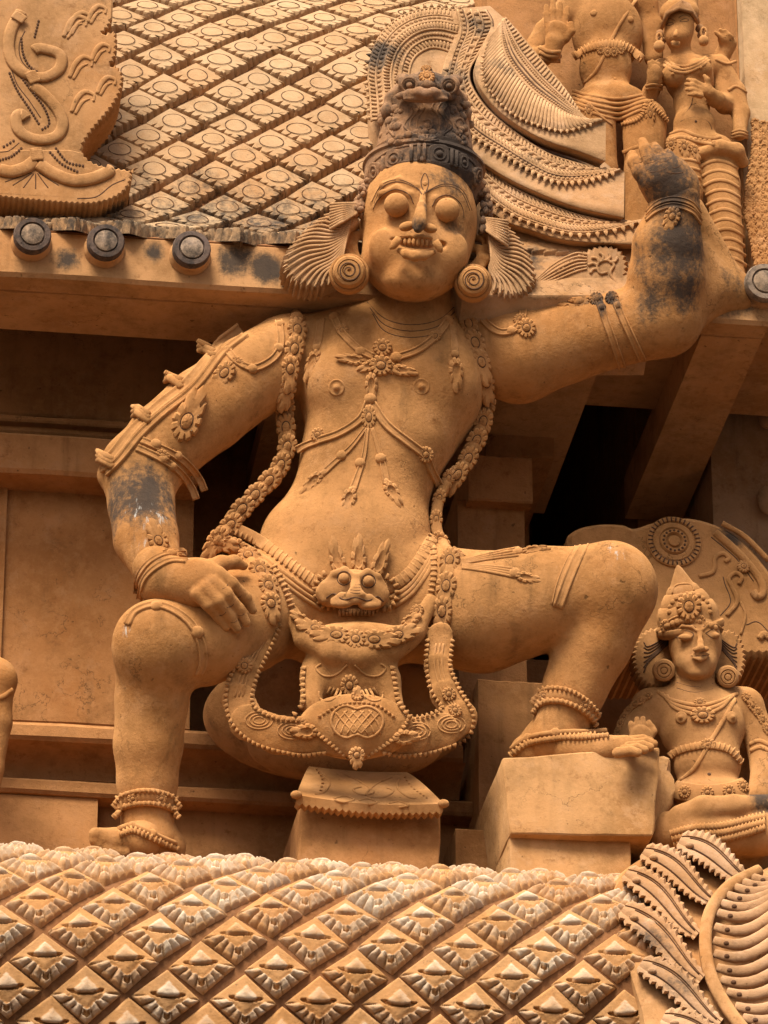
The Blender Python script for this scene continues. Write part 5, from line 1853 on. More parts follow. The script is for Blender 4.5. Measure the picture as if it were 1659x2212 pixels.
# ================================================================== STANDING DEITY AT TOP RIGHT
def mk(name, label, cat, base):
    return root(name, label, cat, base)
deity = mk('deity_statue', 'standing bare chested deity statue with one open palm raised, behind the gable', 'statue', P(1340, 665, 1.15))
Z = Sculpt()
Z.ell((1312, 72, 1.16), (82, 92, 42), k=16); Z.chain([(1238, 8, 1.15, 34), (1312, 0, 1.16, 40), (1388, 8, 1.15, 34)], k=24)
Z.ell((1308, 150, 1.16), (60, 66, 34), k=34); Z.ell((1318, 222, 1.16), (86, 48, 46), k=30)
Z.chain([(1282, 250, 1.18, 50), (1296, 370, 1.17, 40), (1305, 500, 1.15, 34), (1308, 660, 1.14, 26)], k=16)
Z.chain([(1392, 262, 1.18, 52), (1392, 370, 1.18, 44), (1384, 500, 1.16, 36), (1380, 660, 1.14, 26)], k=16)
Z.chain([(1240, 8, 1.15, 32), (1180, 70, 1.16, 28), (1140, 128, 1.18, 25)], k=14); Z.chain([(1140, 128, 1.18, 25), (1165, 125, 1.24, 24), (1192, 112, 1.28, 21)], k=12)
Z.chain([(1388, 8, 1.15, 30), (1408, 60, 1.14, 26), (1412, 125, 1.13, 22)], k=14)
Z.cone((1312, -20, 1.17, 34), (1312, -60, 1.18, 32), k=14); Z.ell((1312, -105, 1.19), (48, 58, 46), k=14)
Z.cone((1312, -165, 1.17, 46), (1312, -250, 1.16, 18), k=10)
zv, zq = Z.build(.0058)
ZH = Sculpt()
ZH.chain([(1192, 115, 1.28, 20), (1198, 92, 1.29, 22)], k=10); ZH.ell((1203, 72, 1.29), (28, 30, 14), rot=8, k=12)
for pts in ([(1184, 56), (1181, 32), (1180, 14)], [(1196, 50), (1195, 24), (1194, 4)], [(1208, 50), (1209, 26), (1210, 8)], [(1219, 54), (1223, 34), (1225, 18)]):
    ZH.chain([(pts[0][0], pts[0][1], 1.29, 8.5), (pts[1][0], pts[1][1], 1.295, 7.5), (pts[2][0], pts[2][1], 1.295, 6)], k=3)
ZH.chain([(1222, 84, 1.29, 10), (1234, 68, 1.30, 8.5), (1233, 52, 1.305, 7)], k=6)
zhv, zhq = ZH.build(.0036)
zV, zQ = merge([(zv, zq), (zhv, zhq)])
obj('body', fastmesh('body', zV, zQ, M_statue), deity)
DK = Skin(zV, zQ, 1.2)
q = MB()
ribbon(q, DK, [(1240, 122), (1275, 104), (1316, 96), (1356, 104), (1388, 128)], 10, 5, FLAT); ribs(q, DK, [(1244, 120), (1275, 104), (1316, 96), (1356, 104), (1386, 126)], 9, 5, 7, 2.0, off=4)
cb = q.build('chest_band', M_orn, deity)
for i, (x, y) in enumerate(((1298, 108), (1312, 113), (1326, 113), (1340, 108))): leaf(DK, x, y, 90, 24, 20, cb, rosetteM, 'rosette')
q = MB(); ribbon(q, DK, [(1374, 0), (1340, 50), (1318, 92), (1290, 150), (1262, 180)], 4, 3, ROPE); q.build('sacred_thread', M_orn, deity)
q = MB()
for k in range(5):
    ribbon(q, DK, [(1236, 196+k*8), (1280, 208+k*9), (1335, 214+k*11), (1385, 206+k*8), (1410, 200+k*9)], 4.5, 4, ROPE)
q.build('waist_folds', M_orn, deity)
q = MB()
ribbon(q, DK, [(1276, 226), (1296, 250), (1322, 270)], 3.4, 3, ROPE); ribbon(q, DK, [(1346, 268), (1372, 262), (1388, 248), (1394, 224)], 4.5, 4, ROPE); ribbon(q, DK, [(1402, 222), (1420, 240), (1440, 262)], 4.5, 4, ROPE)
ribs(q, DK, [(1346, 268), (1372, 262), (1388, 248), (1394, 224)], 5, 3, 6, 1.8, off=4); ribs(q, DK, [(1402, 222), (1420, 240), (1440, 262)], 5, 3, 6, 1.8, off=4)
w_ = q.build('hip_loops', M_orn, deity); leaf(DK, 1404, 248, 90, 44, 24, w_); leaf(DK, 1272, 240, 90, 36, 20, w_)
q = MB()
for k in range(3): ribbon(q, DK, [(1166, 102+k*11), (1186, 112+k*10), (1210, 112+k*10)], 5, 4, ROPE)
q.build('bracelet', M_orn, deity)
q = MB(); ribbon(q, DK, [(1345, 330), (1380, 316), (1420, 314)], 5, 2.5, ROPE); q.build('garment_edge', M_statue, deity)
for x, y, r, nm in ((1328, 170, 4, 'navel'), (1282, 28, 8, 'nipple'), (1362, 42, 8, 'nipple')):
    q = MB(); stud(q, DK, x, y, r, .4); q.build(nm, M_statue, deity)

# ================================================================== GODDESS AT TOP RIGHT
M_crown2 = plaster('hair_plaster', (0.34, 0.17, 0.06), bump=.4)
god = mk('goddess_statue', 'goddess statue with ringed legs and a hand at her breast beside the niche jamb', 'statue', P(1540, 680, 1.2))
Z = Sculpt()
Z.ell((1466, 58, 1.24), (36, 48, 36), k=10); Z.ell((1463, 78, 1.25), (28, 26, 30), k=14)
Z.ell((1468, 28, 1.22), (46, 34, 44), k=10); Z.cone((1475, 8, 1.2, 36), (1490, -60, 1.18, 16), k=12)
Z.chain([(1461, 66, 1.305, 4), (1459, 76, 1.322, 6)], k=4)
Z.chain([(1452, 91, 1.295, 4), (1466, 92, 1.298, 4)], k=4); Z.chain([(1454, 97, 1.292, 4.5), (1465, 98, 1.294, 4.5)], k=4)
Z.cone((1468, 96, 1.22, 22), (1478, 132, 1.21, 24), k=14)
Z.chain([(1430, 148, 1.19, 24), (1480, 146, 1.20, 30), (1552, 142, 1.18, 26)], k=18); Z.ell((1490, 175, 1.20), (56, 52, 40), k=18)
Z.ell((1453, 164, 1.25), (26, 26, 25), k=8); Z.ell((1512, 150, 1.25), (28, 26, 25), k=8)
Z.ell((1494, 225, 1.20), (42, 46, 36), k=20); Z.ell((1500, 268, 1.21), (48, 40, 40), k=20); Z.ell((1498, 312, 1.20), (66, 38, 44), k=20)
Z.chain([(1478, 330, 1.21, 40), (1484, 420, 1.20, 34), (1488, 540, 1.19, 26), (1492, 680, 1.18, 20)], k=12)
Z.chain([(1548, 330, 1.22, 42), (1560, 400, 1.22, 40), (1572, 500, 1.22, 33), (1582, 600, 1.21, 28), (1585, 690, 1.2, 24)], k=12)
Z.chain([(1560, 150, 1.18, 24), (1590, 200, 1.17, 22), (1600, 245, 1.18, 20)], k=10); Z.chain([(1600, 245, 1.18, 20), (1598, 290, 1.22, 15)], k=10)
Z.chain([(1430, 152, 1.19, 20), (1405, 200, 1.18, 18), (1400, 215, 1.2, 17), (1412, 175, 1.26, 15)], k=10); Z.ell((1414, 158, 1.27), (18, 22, 16), k=8)
# second left arm coming across to the breast
Z.chain([(1560, 165, 1.17, 22), (1566, 225, 1.18, 22), (1548, 215, 1.26, 18), (1532, 200, 1.29, 15)], k=10)
# bent hand by her head
Z.chain([(1560, 120, 1.16, 20), (1575, 95, 1.18, 18)], k=10); Z.ell((1566, 84, 1.20), (17, 16, 13), k=8)
for i, (a, b) in enumerate((((1556, 80), (1546, 70)), ((1564, 74), (1556, 64)), ((1573, 74), (1566, 66)), ((1580, 80), (1574, 74)))):
    Z.cone((a[0], a[1], 1.21, 6), (b[0], b[1], 1.22, 4.5), k=3)
# knot of cloth on the thigh
Z.chain([(1520, 330, 1.26, 12), (1556, 318, 1.29, 16), (1590, 326, 1.28, 18), (1604, 350, 1.25, 14)], k=12)
zv, zq = Z.build(.0050)
ZH = Sculpt()
ZH.ell((1526, 196, 1.295), (20, 15, 12), rot=-20, k=8)
for i, (a, b, c) in enumerate((((1518, 186), (1500, 176), (1486, 172)), ((1514, 192), (1496, 184), (1482, 182)), ((1512, 200), (1496, 194), (1483, 193)), ((1514, 207), (1500, 204), (1489, 204)))):
    ZH.chain([(a[0], a[1], 1.30, 7), (b[0], b[1], 1.31, 6), (c[0], c[1], 1.30, 4.5)], k=3)
ZH.chain([(1530, 186, 1.30, 7), (1528, 172, 1.31, 6), (1522, 164, 1.31, 4.5)], k=4)
for i in range(4):
    ZH.cone((1406+i*6, 150-i*2, 1.28, 6), (1402+i*7, 132+abs(i-1)*3, 1.285, 4.5), k=3)
zhv, zhq = ZH.build(.0034)
zV, zQ = merge([(zv, zq), (zhv, zhq)])
obj('body', fastmesh('body', zV, zQ, M_statue), god)
GK = Skin(zV, zQ, 1.2)
q = MB()
for k in range(3): ribbon(q, GK, [(1438-k*2, 126+k*7), (1456, 140+k*7), (1482, 143+k*7), (1510, 134+k*6), (1526+k*3, 122+k*4)], 4, 3, ROPE)
q.build('necklace', M_orn, god)
for i, (y0, n_) in enumerate(((352, 0),)):
    for j in range(11):
        y = 352 + j*21
        q = MB()
        xc = 1553 + (y-352)*.125; w_ = 40 - (y-352)*.035
        ribbon(q, GK, [(xc-w_, y+8), (xc-w_*.5, y-2), (xc, y-5), (xc+w_*.5, y), (xc+w_, y+12)], 4.5, 2.6, ROPE)
        q.build('leg_ring', M_orn, god)
for j in range(4):
    q = MB(); y = 345 + j*17
    ribbon(q, GK, [(1450, y+6), (1468, y), (1490, y), (1512, y+6)], 4, 2.6, ROPE); q.build('leg_ring', M_orn, god)
q = MB()
ribbon(q, GK, [(1448, 290), (1475, 282), (1500, 292), (1535, 300), (1556, 296)], 5, 4, ROPE); ribbon(q, GK, [(1446, 302), (1475, 296), (1505, 306), (1545, 312)], 5, 4, ROPE)
for i in range(7): stud(q, GK, 1482+i*10, 298+i*1.6, 6, .8)
gb = q.build('girdle', M_orn, god)
leaf(GK, 1452, 312, 90, 32, 28, gb, rosetteM, 'rosette'); leaf(GK, 1478, 318, 80, 34, 26, gb); leaf(GK, 1500, 326, 70, 32, 22, gb)
for pths in ([[(1582, 286+k*6), (1598, 281+k*6), (1614, 286+k*6)] for k in range(3)], [[(1572, 196), (1590, 186), (1612, 200)]], [[(1545, 128), (1570, 138), (1590, 132)]], [[(1396, 186+k*7), (1412, 182+k*7), (1430, 186+k*7)] for k in range(2)]):
    q = MB()
    for pth in pths: ribbon(q, GK, pth, 3.6, 3.2, ROPE)
    q.build('bangle', M_orn, god)
for x, y in ((1453, 160), (1514, 146)):
    q = MB(); stud(q, GK, x, y, 4, .9); q.build('nipple', M_statue, god)
g_ = MB()
groove(g_, GK, [(1438, 54), (1446, 48), (1456, 51), (1446, 55), (1438, 54)], .8, 4); groove(g_, GK, [(1468, 46), (1478, 40), (1489, 43), (1479, 47), (1468, 46)], .8, 4)
groove(g_, GK, [(1436, 46), (1446, 40), (1458, 44)], .8, 4); groove(g_, GK, [(1466, 38), (1478, 32), (1490, 36)], .8, 4)
groove(g_, GK, [(1498, 200), (1494, 225), (1480, 245), (1455, 262)], .9, 4); groove(g_, GK, [(1470, 262), (1500, 252), (1530, 262), (1538, 280)], .9, 4); groove(g_, GK, [(1450, 94), (1459, 95), (1468, 95)], .7, 4)
stud(g_, GK, 1503, 262, 3, .6)
tag(g_.build('grime_shade_lines', M_grime_shade, god), kind='stuff')
q = MB()
for k in range(9):
    t = k/8
    q.tube([P(1430+t*8, 60-t*22, 1.265), P(1440+t*18, 30-t*16, 1.305-.02*t), P(1466+t*6, 18-t*14, 1.315-.02*t), P(1494-t*8, 26-t*16, 1.295-.02*t), P(1508-t*6, 50-t*22, 1.25)], 5*S, 6)
for (x, y) in ((1426, 74), (1512, 62), (1428, 88), (1516, 76)):
    q.ball(P(x, y, 1.22), (11*S, 10*S, 11*S), seg=9, rings=6)
tag(q.build('hair', M_crown2, god), kind='stuff')
q = MB()
for (x, y, r) in ((1424, 100, 13), (1520, 88, 12)):
    q = MB(); c = P(x, y, 1.25); q.ball(c, (r*S, r*S, r*S*1.1), seg=12, rings=8); q.tube([P(x+6*math.cos(a), y-18+10*math.sin(a), 1.24) for a in np.linspace(0, 6.28, 12)], 3*S, 6, closed=True); q.build('earring', M_orn, god)

# ================================================================== SEATED DEITY AT LOWER RIGHT, WITH ITS CARVED BACK PANEL
pan = root('carved_panel', 'rounded relief panel of swirls and a ringed disc behind the small seated deity', 'panel', P(1480, 1440, .9))
oc = crv([(1226, 1420), (1224, 1190), (1238, 1146), (1290, 1130), (1345, 1130), (1372, 1138), (1420, 1124), (1490, 1116), (1560, 1136), (1612, 1172), (1665, 1236), (1705, 1310), (1712, 1420)], 6)
ob = serrate([(1712, 1420), (1600, 1418), (1500, 1416), (1226, 1420)], 16, 5, -1)
q = MB(); q.plate([P(p[0], p[1], 1.0) for p in oc] + [P(p[0], p[1], 1.0) for p in ob[1:-1]], .35, .016)
q.build('panel', plaster('panel_plaster', OCHRE, bump=.45, streak=.2, blobs=[(at(1580, 1158, 1.0), .10, .85), (at(1290, 1140, 1.0), .07, .4)]), pan, sharp=40)
c = P(1455, 1172, 1.0)
q = MB()
Mx = Matrix(((1, 0, 0), (0, 0, -1), (0, 1, 0)))
u1 = mpp(1.0)
q.lathe(c, [(60*u1, -.01), (60*u1, .008), (57*u1, .012), (50*u1, .012), (47*u1, .004), (44*u1, .010), (34*u1, .012), (31*u1, .004), (28*u1, .016), (20*u1, .018), (17*u1, .006), (13*u1, .006), (12*u1, .016), (6*u1, .018), (.2*u1, .019)], Mx, 40)
dk = q.build('ringed_disc', M_statue, pan, sharp=40)
q = MB()
for k in range(34):
    a = 2*math.pi*k/34
    q.tube([c + Vector((math.cos(a)*r_*u1, -.013, math.sin(a)*r_*u1)) for r_ in (47, 58)], 1.7*S, 5)
for k in range(16):
    a = 2*math.pi*k/16
    q.ball(c + Vector((math.cos(a)*24*u1, -.017, math.sin(a)*24*u1)), 3*S, seg=6, rings=4)
tag(q.build('disc_ticks', M_grime_shade, dk), kind='stuff')
for pth, r in (([(1545, 1150), (1600, 1200), (1640, 1250), (1648, 1280), (1636, 1290), (1626, 1278)], 9), ([(1510, 1245), (1540, 1235), (1545, 1205), (1562, 1196), (1574, 1206), (1566, 1214)], 5), ([(1570, 1330), (1592, 1300), (1582, 1270), (1574, 1250), (1588, 1238), (1602, 1246), (1596, 1262)], 5),
               ([(1600, 1370), (1610, 1330), (1600, 1300)], 3), ([(1560, 1130), (1610, 1160), (1660, 1210)], 6), ([(1640, 1380), (1650, 1370), (1662, 1378)], 8)):
    q = MB(); flat_line(q, pth, 1.0, r, 8, .003); q.build('swirl', M_statue, pan)
q = MB()
flat_line(q, [(1536, 1160), (1590, 1206), (1628, 1256)], 1.0, 1.3); flat_line(q, [(1556, 1330), (1578, 1300), (1566, 1262), (1562, 1246)], 1.0, 1.3); flat_line(q, [(1612, 1350), (1640, 1345), (1680, 1390)], 1.0, 1.3)
flat_line(q, [(1230, 1180), (1300, 1176), (1370, 1190)], 1.0, 1.2)
tag(q.build('grime_shade_lines', M_grime_shade, pan), kind='stuff')
leaf_c = P(1606, 1224, 1.008)
obj('flower', rosetteM, pan, frame(Vector((1, 0, 0))*30*S, Vector((0, 0, 1))*30*S, Vector((0, -1, 0))*24*S, leaf_c))

sit = mk('seated_statue', 'small seated deity statue in a pointed crown with one palm raised', 'statue', P(1540, 1860, 1.2))
Z = Sculpt()
HD = Sculpt()
HD.ell((1502, 1390, 1.30), (57, 74, 56), k=10); HD.ell((1504, 1432, 1.32), (44, 38, 42), k=16); HD.ell((1506, 1452, 1.345), (20, 13, 18), k=12)
HD.chain([(1511, 1366, 1.382, 4), (1513, 1388, 1.40, 6), (1514, 1400, 1.412, 8)], k=6); HD.ell((1504, 1403, 1.398), (8, 6, 8), k=4); HD.ell((1524, 1402, 1.398), (8, 6, 8), k=4)
HD.chain([(1494, 1416, 1.383, 2.5), (1506, 1412.5, 1.393, 3.5), (1513, 1414, 1.395, 3.5), (1520, 1412, 1.393, 3.5), (1531, 1414, 1.381, 2.5)], k=3); HD.chain([(1499, 1421, 1.386, 3.5), (1513, 1424, 1.393, 5), (1526, 1420, 1.384, 3.5)], k=3)
HD.ell((1480, 1377, 1.374), (15, 7, 9), rot=-4, k=4); HD.ell((1541, 1373, 1.366), (14, 7, 9), rot=6, k=4)
HD.chain([(1456, 1366, 1.34, 2.5), (1474, 1352, 1.375, 3), (1494, 1354, 1.388, 3), (1504, 1362, 1.388, 2.5)], k=4); HD.chain([(1518, 1360, 1.388, 2.5), (1528, 1350, 1.385, 3), (1546, 1348, 1.368, 3), (1562, 1360, 1.335, 2.5)], k=4)
HD.cone((1500, 1440, 1.27, 43), (1498, 1480, 1.255, 45), k=10)
Z.cone((1500, 1440, 1.27, 44), (1498, 1500, 1.25, 46), k=14)
Z.chain([(1410, 1528, 1.22, 40), (1500, 1520, 1.24, 46), (1606, 1524, 1.21, 40)], k=24); Z.ell((1516, 1572, 1.24), (92, 82, 60), k=22)
Z.ell((1528, 1650, 1.24), (72, 70, 52), k=26); Z.ell((1534, 1718, 1.24), (84, 44, 58), k=18)
Z.chain([(1402, 1530, 1.21, 40), (1372, 1588, 1.22, 36), (1362, 1640, 1.25, 32), (1380, 1600, 1.34, 24)], k=14)
Z.chain([(1612, 1530, 1.21, 38), (1640, 1590, 1.21, 34), (1652, 1655, 1.23, 30), (1640, 1720, 1.30, 24)], k=14)
Z.chain([(1440, 1800, 1.30, 46), (1520, 1800, 1.36, 44), (1640, 1800, 1.34, 50)], k=20); Z.chain([(1470, 1765, 1.36, 26), (1520, 1748, 1.40, 28), (1585, 1742, 1.40, 24), (1660, 1738, 1.36, 22)], k=12)
Z.ell((1540, 1850, 1.15), (150, 70, 110), k=20)
zv, zq = Z.build(.0050)
ZH = Sculpt()
ZH.ell((1384, 1592, 1.36), (24, 26, 13), k=8)
for i in range(4):
    x = 1364 + i*13; yt = (1562, 1553, 1552, 1560)[i]
    ZH.chain([(x+2, 1580, 1.36, 7.5), (x, 1566, 1.365, 7), (x-1, yt, 1.365, 5.5)], k=2)
ZH.chain([(1404, 1594, 1.36, 8), (1412, 1580, 1.365, 7), (1411, 1570, 1.365, 5)], k=5)
zhv, zhq = ZH.build(.0034)
hdv, hdq = HD.build(.0030)
zV, zQ = merge([(zv, zq), (zhv, zhq), (hdv, hdq)])
M_seat = plaster('seated_plaster', (0.42, 0.205, 0.062), bump=.3, streak=.2, lump=.35, blobs=[(at(1385, 1565, 1.36), .05, .45), (at(1640, 1732, 1.38), .10, 1.0)])
obj('body', fastmesh('body', zV, zQ, M_seat), sit)
QK = Skin(zV, zQ, 1.25)
cc = P(1492, 1362, 1.28); u_ = mpp(1.28)
ax = (UP*1.0 - RT*.20 - FW*.05).normalized(); ex = (RT - ax*RT.dot(ax)).normalized(); ey = ax.cross(ex); M3 = Matrix((ex, ey, ax)).transposed()
q = MB(); q.lathe(cc, [(r*u_, z*u_) for r, z in ((64, -8), (73, -2), (75, 5), (74, 12), (68, 15), (67, 20), (68, 32), (65, 46), (59, 58), (54, 60), (53, 66), (49, 74), (42, 84), (37, 86), (36, 90), (31, 98), (26, 101), (22, 108), (15, 122), (8, 136), (2, 144))], M3, 40)
scn = q.build('crown', M_seat, sit, sharp=45)
SCK = Skin(np.array([tuple(v) for v in q.V]), [f[:4] for f in q.F], 1.3)
leaf(SCK, 1488, 1312, -90, 62, 54, scn, rosetteM, 'rosette'); leaf(SCK, 1510, 1342, -90, 30, 28, scn, rosetteM, 'rosette'); leaf(SCK, 1440, 1352, -90, 30, 26, scn, rosetteM, 'rosette')
q = MB()
for i in range(14):
    x = 1424 + i*10; y = 1362 - 22*math.sin(math.pi*i/13)
    stud(q, SCK, x, y, 8, .8)
for i in range(12):
    a = math.pi*(i/11); x, y = 1490-44*math.cos(a), 1322-44*math.sin(a)*.9
    stud(q, SCK, x, y, 6, .7)
for y in (1338, 1300, 1270): groove(q, SCK, [(1425+(1362-y)*.3, y+12), (1460, y-6), (1500-(1362-y)*.1, y-8), (1545-(1362-y)*.5, y+6)], 2.4)
tag(q.build('crown_relief', M_seat, scn), kind='stuff')
for (x, y, rx, ry, d) in ((1416, 1420, 46, 62, 1.24), (1572, 1420, 36, 58, 1.23)):
    o_ = [(x+rx*math.cos(a), y+ry*math.sin(a)) for a in np.linspace(0, 2*math.pi, 40, endpoint=False)]
    o_ = serrate(o_ + [o_[0]], 11, 5, 1)[:-1]
    q = MB(); q.plate([P(p[0], p[1], d) for p in o_], .06, .008); f_ = q.build('hair_disc', M_seat, sit, sharp=45)
    q = MB()
    for k in range(7):
        t = -.7 + 1.4*k/6; sg = -1 if x < 1500 else 1
        flat_line(q, [(x-sg*rx*.6, y-ry*.6+t*12), (x+sg*rx*(.15+.25*abs(t)), y-ry*.4+t*24+18), (x+sg*rx*.55, y+t*ry*.75)], d, 1.5, 6, .001)
    tag(q.build('grime_shade_lines', M_grime_shade, f_), kind='stuff')
for (x, y, r) in ((1434, 1448, 22), (1572, 1462, 22)):
    q = MB(); c = P(x, y, 1.30); M_ = (-FW).to_track_quat('Z', 'Y').to_matrix()
    q.lathe(c, [(r*S*.9, -.05), (r*S*1.1, -.01), (r*S, .012), (r*S*.75, .016), (r*S*.68, .009), (r*S*.6, .016), (r*S*.4, .016), (r*S*.34, .009), (r*S*.25, .016), (r*S*.02, .017)], M_, 24)
    q.build('earring', M_seat, sit, sharp=40)
q = MB()
for k in range(3): ribbon(q, QK, [(1420+k*10, 1494+k*4), (1450+k*4, 1512+k*9), (1512, 1524+k*10), (1562-k*3, 1512+k*9), (1592-k*8, 1498+k*5)], 4.5, 4, ROPE)
nk = q.build('necklace', M_orn, sit); leaf(QK, 1518, 1545, 90, 36, 54, nk, rosetteM, 'pendant'); leaf(QK, 1512, 1518, 90, 20, 26, nk, rosetteM, 'pendant')
q = MB(); ribbon(q, QK, [(1588, 1510), (1560, 1560), (1530, 1610), (1500, 1660), (1470, 1685)], 5, 3.5, ROPE); q.build('sacred_thread', M_orn, sit)
q = MB(); ribbon(q, QK, [(1448, 1632), (1478, 1618), (1530, 1610), (1575, 1620), (1600, 1645)], 8, 5, FLAT); ribs(q, QK, [(1448, 1632), (1478, 1618), (1530, 1610), (1575, 1620), (1600, 1645)], 8, 4, 10, 2.6, off=4)
cb = q.build('chest_band', M_orn, sit); leaf(QK, 1530, 1608, 90, 24, 34, cb, rosetteM, 'rosette')
q = MB(); ribbon(q, QK, [(1456, 1706), (1490, 1712), (1530, 1716), (1580, 1710), (1612, 1698)], 20, 5, FLAT)
wb = q.build('waist_band', M_orn, sit)
for x, y in ((1482, 1712), (1528, 1713), (1572, 1710), (1600, 1702)): leaf(QK, x, y, 90, 28, 28, wb, rosetteM, 'rosette', off=6)
for (x, y) in ((1472, 1550), (1580, 1550)):
    q = MB(); c, n = QK.on(x, y, 0); q.lathe(c, [(13*S, -2*S), (13*S, 2*S), (10*S, 4*S), (5*S, 4*S), (4*S, 8*S), (.2*S, 9*S)], n.to_track_quat('Z', 'Y').to_matrix(), 16)
    q.build('nipple', M_seat, sit)
q = MB()
for k in range(3): ribbon(q, QK, [(1450+k*4, 1800+k*12), (1500, 1788+k*14), (1560, 1784+k*14), (1612, 1772+k*14), (1650, 1764+k*12)], 7, 6, ROPE)
for k in range(3): ribs(q, QK, [(1450+k*4, 1800+k*12), (1500, 1788+k*14), (1560, 1784+k*14), (1612, 1772+k*14), (1650, 1764+k*12)], 7, 5, 8, 2.4, off=5)
q.build('lap_folds', M_orn, sit)
g_ = MB()
for pts in ([(1458, 1374), (1478, 1362), (1500, 1370), (1480, 1384), (1458, 1374)], [(1524, 1368), (1542, 1358), (1560, 1366), (1544, 1380), (1524, 1368)], [(1452, 1362), (1474, 1344), (1504, 1356)], [(1520, 1354), (1544, 1338), (1564, 1352)], [(1496, 1418), (1513, 1417), (1529, 1416)], [(1508, 1346), (1505, 1338), (1509, 1328), (1513, 1338), (1508, 1346)]):
    groove(g_, QK, pts, .9, 5)
for k in range(3): groove(g_, QK, [(1462, 1462+k*12), (1500, 1472+k*12), (1540, 1464+k*12)], .9, 5)
stud(g_, QK, 1532, 1672, 4, .5)
tag(g_.build('grime_shade_lines', M_grime_shade, sit), kind='stuff')
q = MB()
ribbon(q, QK, [(1620, 1608), (1640, 1600), (1662, 1610)], 5, 4, ROPE); ribbon(q, QK, [(1622, 1622), (1642, 1614), (1664, 1624)], 5, 4, ROPE); q.build('armlet', M_orn, sit)
strand(QK, [(1400, 1505), (1366, 1530), (1346, 1560), (1332, 1596)], 17, 20, 18, cb, 'shoulder_leaf')
strand(QK, [(1612, 1508), (1640, 1545), (1655, 1575)], 18, 24, 20, cb, 'shoulder_leaf')

# ================================================================== PLUME ORNAMENT AT LOWER RIGHT
plm = root('plume_ornament', 'fan of serrated plumes and curved ribs on the cornice at the lower right', 'carving', P(1540, 2250, 1.6))
def PD(y): return 1.56 + .00085*(y-1830)
q = MB()
base = crv([(1338, 1905), (1362, 1872), (1405, 1846), (1480, 1832), (1560, 1860), (1625, 1886), (1740, 1880), (1740, 2290), (1440, 2300), (1390, 2180), (1352, 2060), (1322, 1985)], 4, True)
bn = Vector((0, -1, .0)).normalized()
q.plate([P(p[0], p[1], PD(p[1])-.05) for p in base], .34, .02, Vector((0, -.97, -.25)).normalized())
q.build('plume_base', M_eave, plm, sharp=40)
def plume(tip, base_, half, bend):
    a, b = np.array(tip, float), np.array(base_, float)
    v = b-a; L_ = np.linalg.norm(v); t = v/L_; nn = np.array((t[1], -t[0]))
    n = 26
    V = []; F = []
    prof_ = [(-1.0, -.05), (-1.0, .012), (-.78, .026), (-.55, .016), (-.45, .006), (-.2, .014), (0, .016), (.2, .014), (.45, .006), (.55, .016), (.78, .026), (1.0, .012), (1.0, -.05)]
    k = len(prof_)
    for i in range(n):
        s = i/(n-1)
        c = a + v*s + nn*bend*math.sin(s*math.pi*1.6)
        w_ = half*(math.sin(math.pi*(.12+.80*s**.75))**.7)
        tooth = 1.0 + (.16 if i % 2 else -.06)
        for (f, z) in prof_:
            ww = w_*(tooth if abs(f) > .7 else 1)
            p = c + nn*ww*f
            zz = z*(.6+.5*math.sin(math.pi*min(1, s+.1))) if z > 0 else z
            if abs(f) > .7 and i % 2 == 0 and z > 0: zz -= .012
            V.append(P(p[0], p[1], PD(p[1]) + zz))
    for i in range(n-1):
        for j in range(k-1):
            F.append((i*k+j, (i+1)*k+j, (i+1)*k+j+1, i*k+j+1))
    F.append(tuple(range(k))); F.append(tuple((n-1)*k+j for j in reversed(range(k))))
    q = MB(); q.add(V, F)
    o = q.build('plume', M_leaf, plm, sharp=42)
    q = MB()
    for f in (-.36, .36):
        cl = [a + v*s + nn*(bend*math.sin(s*math.pi*1.6) + f*half*math.sin(math.pi*(.12+.8*s**.75))**.7) for s in np.linspace(.1, .95, 16)]
        q.tube([P(p[0], p[1], PD(p[1])+.012) for p in cl], 1.5*S, 5)
    tag(q.build('grime_shade_lines', M_grime_shade, o), kind='stuff')
    q = MB(); c = a + v*.14
    q.ball(P(c[0], c[1], PD(c[1])+.02), (9*S, 7*S, 6*S), seg=10, rings=6); q.build('plume_bud', M_leaf, o)
for (tip, bs_, hf, bd) in (((1468, 1814), (1622, 1896), 33, 9), ((1390, 1838), (1545, 1940), 31, 9), ((1352, 1884), (1512, 2012), 31, 10), ((1345, 1962), (1522, 2108), 33, 10), ((1384, 2080), (1560, 2204), 32, 10), ((1432, 2196), (1610, 2290), 32, 10)):
    plume(tip, bs_, hf, bd)
q = MB()
q.tube([P(x, y, PD(y)+.01) for x, y in [tuple(p) for p in crv([(1640, 1880), (1575, 1915), (1532, 1975), (1524, 2050), (1540, 2120), (1580, 2190), (1630, 2250)], 6)]], 13*S, 8)
q.build('plume_stem', M_eave, plm)
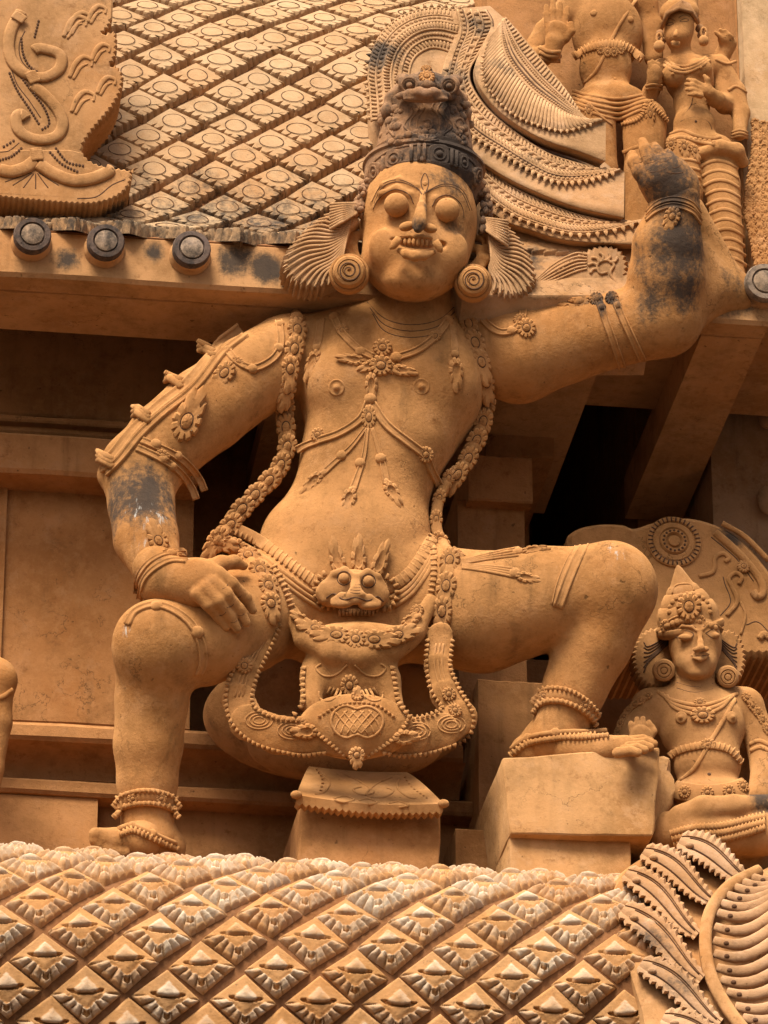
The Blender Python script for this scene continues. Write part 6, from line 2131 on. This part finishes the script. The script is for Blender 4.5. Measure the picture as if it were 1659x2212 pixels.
for i in range(16):
    s = i/15
    x0, y0 = [(1600, 1890), (1560, 1915)][0] if False else (1, 1)
    st = np.array(crv([(1612, 1893), (1568, 1925), (1540, 1975), (1533, 2050), (1550, 2120), (1590, 2190), (1635, 2250)], 16)[int(s*95)])
    x0, y0 = st
    pts = []
    for k in range(9):
        u = k/8
        pts.append((x0 + 10 + u*165, y0 + 18*math.sin(u*math.pi*1.3)*(1-s*.4) + (u*u)*(-50 + 10*s)))
    q = MB()
    rr = [11*S*(.85+.25*math.sin(min(1, u_/3)*1.57)) for u_ in range(9)]
    q.tube([P(x, y, PD(y) + .012 + .012*math.sin(j/8*3)) for j, (x, y) in enumerate(pts)], rr, 8, nrm=Vector((0, -1, 0)), flat=.8)
    o_ = q.build('fan_rib', M_leaf, plm)
    q = MB(); p = pts[1]; q.ball(P(p[0]+6, p[1], PD(p[1])+.030), (6*S, 4*S, 4.5*S), seg=8, rings=5); q.build('rib_bud', M_grime_shade, o_)

# ================================================================== NEIGHBOURS CUT BY THE FRAME
nb = root('attendant_statue', 'ochre statue leg and knee cropped by the left edge beside the wall panel', 'statue', P(-20, 1850, 1.1))
Z = Sculpt()
Z.ell((-12, 1468, 1.15), (46, 42, 40), k=14); Z.chain([(-90, 1430, 1.05, 60), (-15, 1465, 1.15, 42)], k=20)
Z.chain([(-12, 1480, 1.15, 40), (-14, 1560, 1.13, 38), (-26, 1660, 1.11, 32), (-36, 1770, 1.10, 26), (-40, 1850, 1.10, 28)], k=16)
Z.cone((-60, 1855, 1.12, 24), (-10, 1862, 1.2, 18), k=14)
zv, zq = Z.build(.0058); obj('leg', fastmesh('leg', zv, zq, M_statue), nb)
NK = Skin(zv, zq, 1.15)
q = MB(); ribbon(q, NK, [(-30, 1500), (0, 1508), (26, 1490)], 6, 4, ROPE); q.build('knee_band', M_orn, nb)
gl = root('hanging_garland', 'toothed leaf garland hanging down the jamb at the right edge', 'garland', P(1645, 585, 1.2))
for (x0, amp) in ((1632, 6), (1650, 5), (1668, 5)):
    q = MB()
    pts = [(x0 + amp*math.sin((y-270)/38) + (y-270)*.0 - 10*math.sin((y-270)/290*3.14) , y) for y in range(268, 590, 16)]
    q.tube([P(x, y, 1.17) for x, y in pts], 8*S, 7)
    o_ = q.build('garland_strand', M_mane, gl)
    for k, (x, y) in enumerate(pts[:-1]):
        c = P(x, y+rnd.uniform(-3, 3), 1.182); a = rnd.uniform(-.3, .3)
        obj('garland_leaf', rnd.choice(leafB), o_, frame(Vector((math.cos(a), 0, math.sin(a)))*24*S, Vector((math.sin(a), 0, -math.cos(a)))*27*S, Vector((0, -1, 0))*22*S, c))
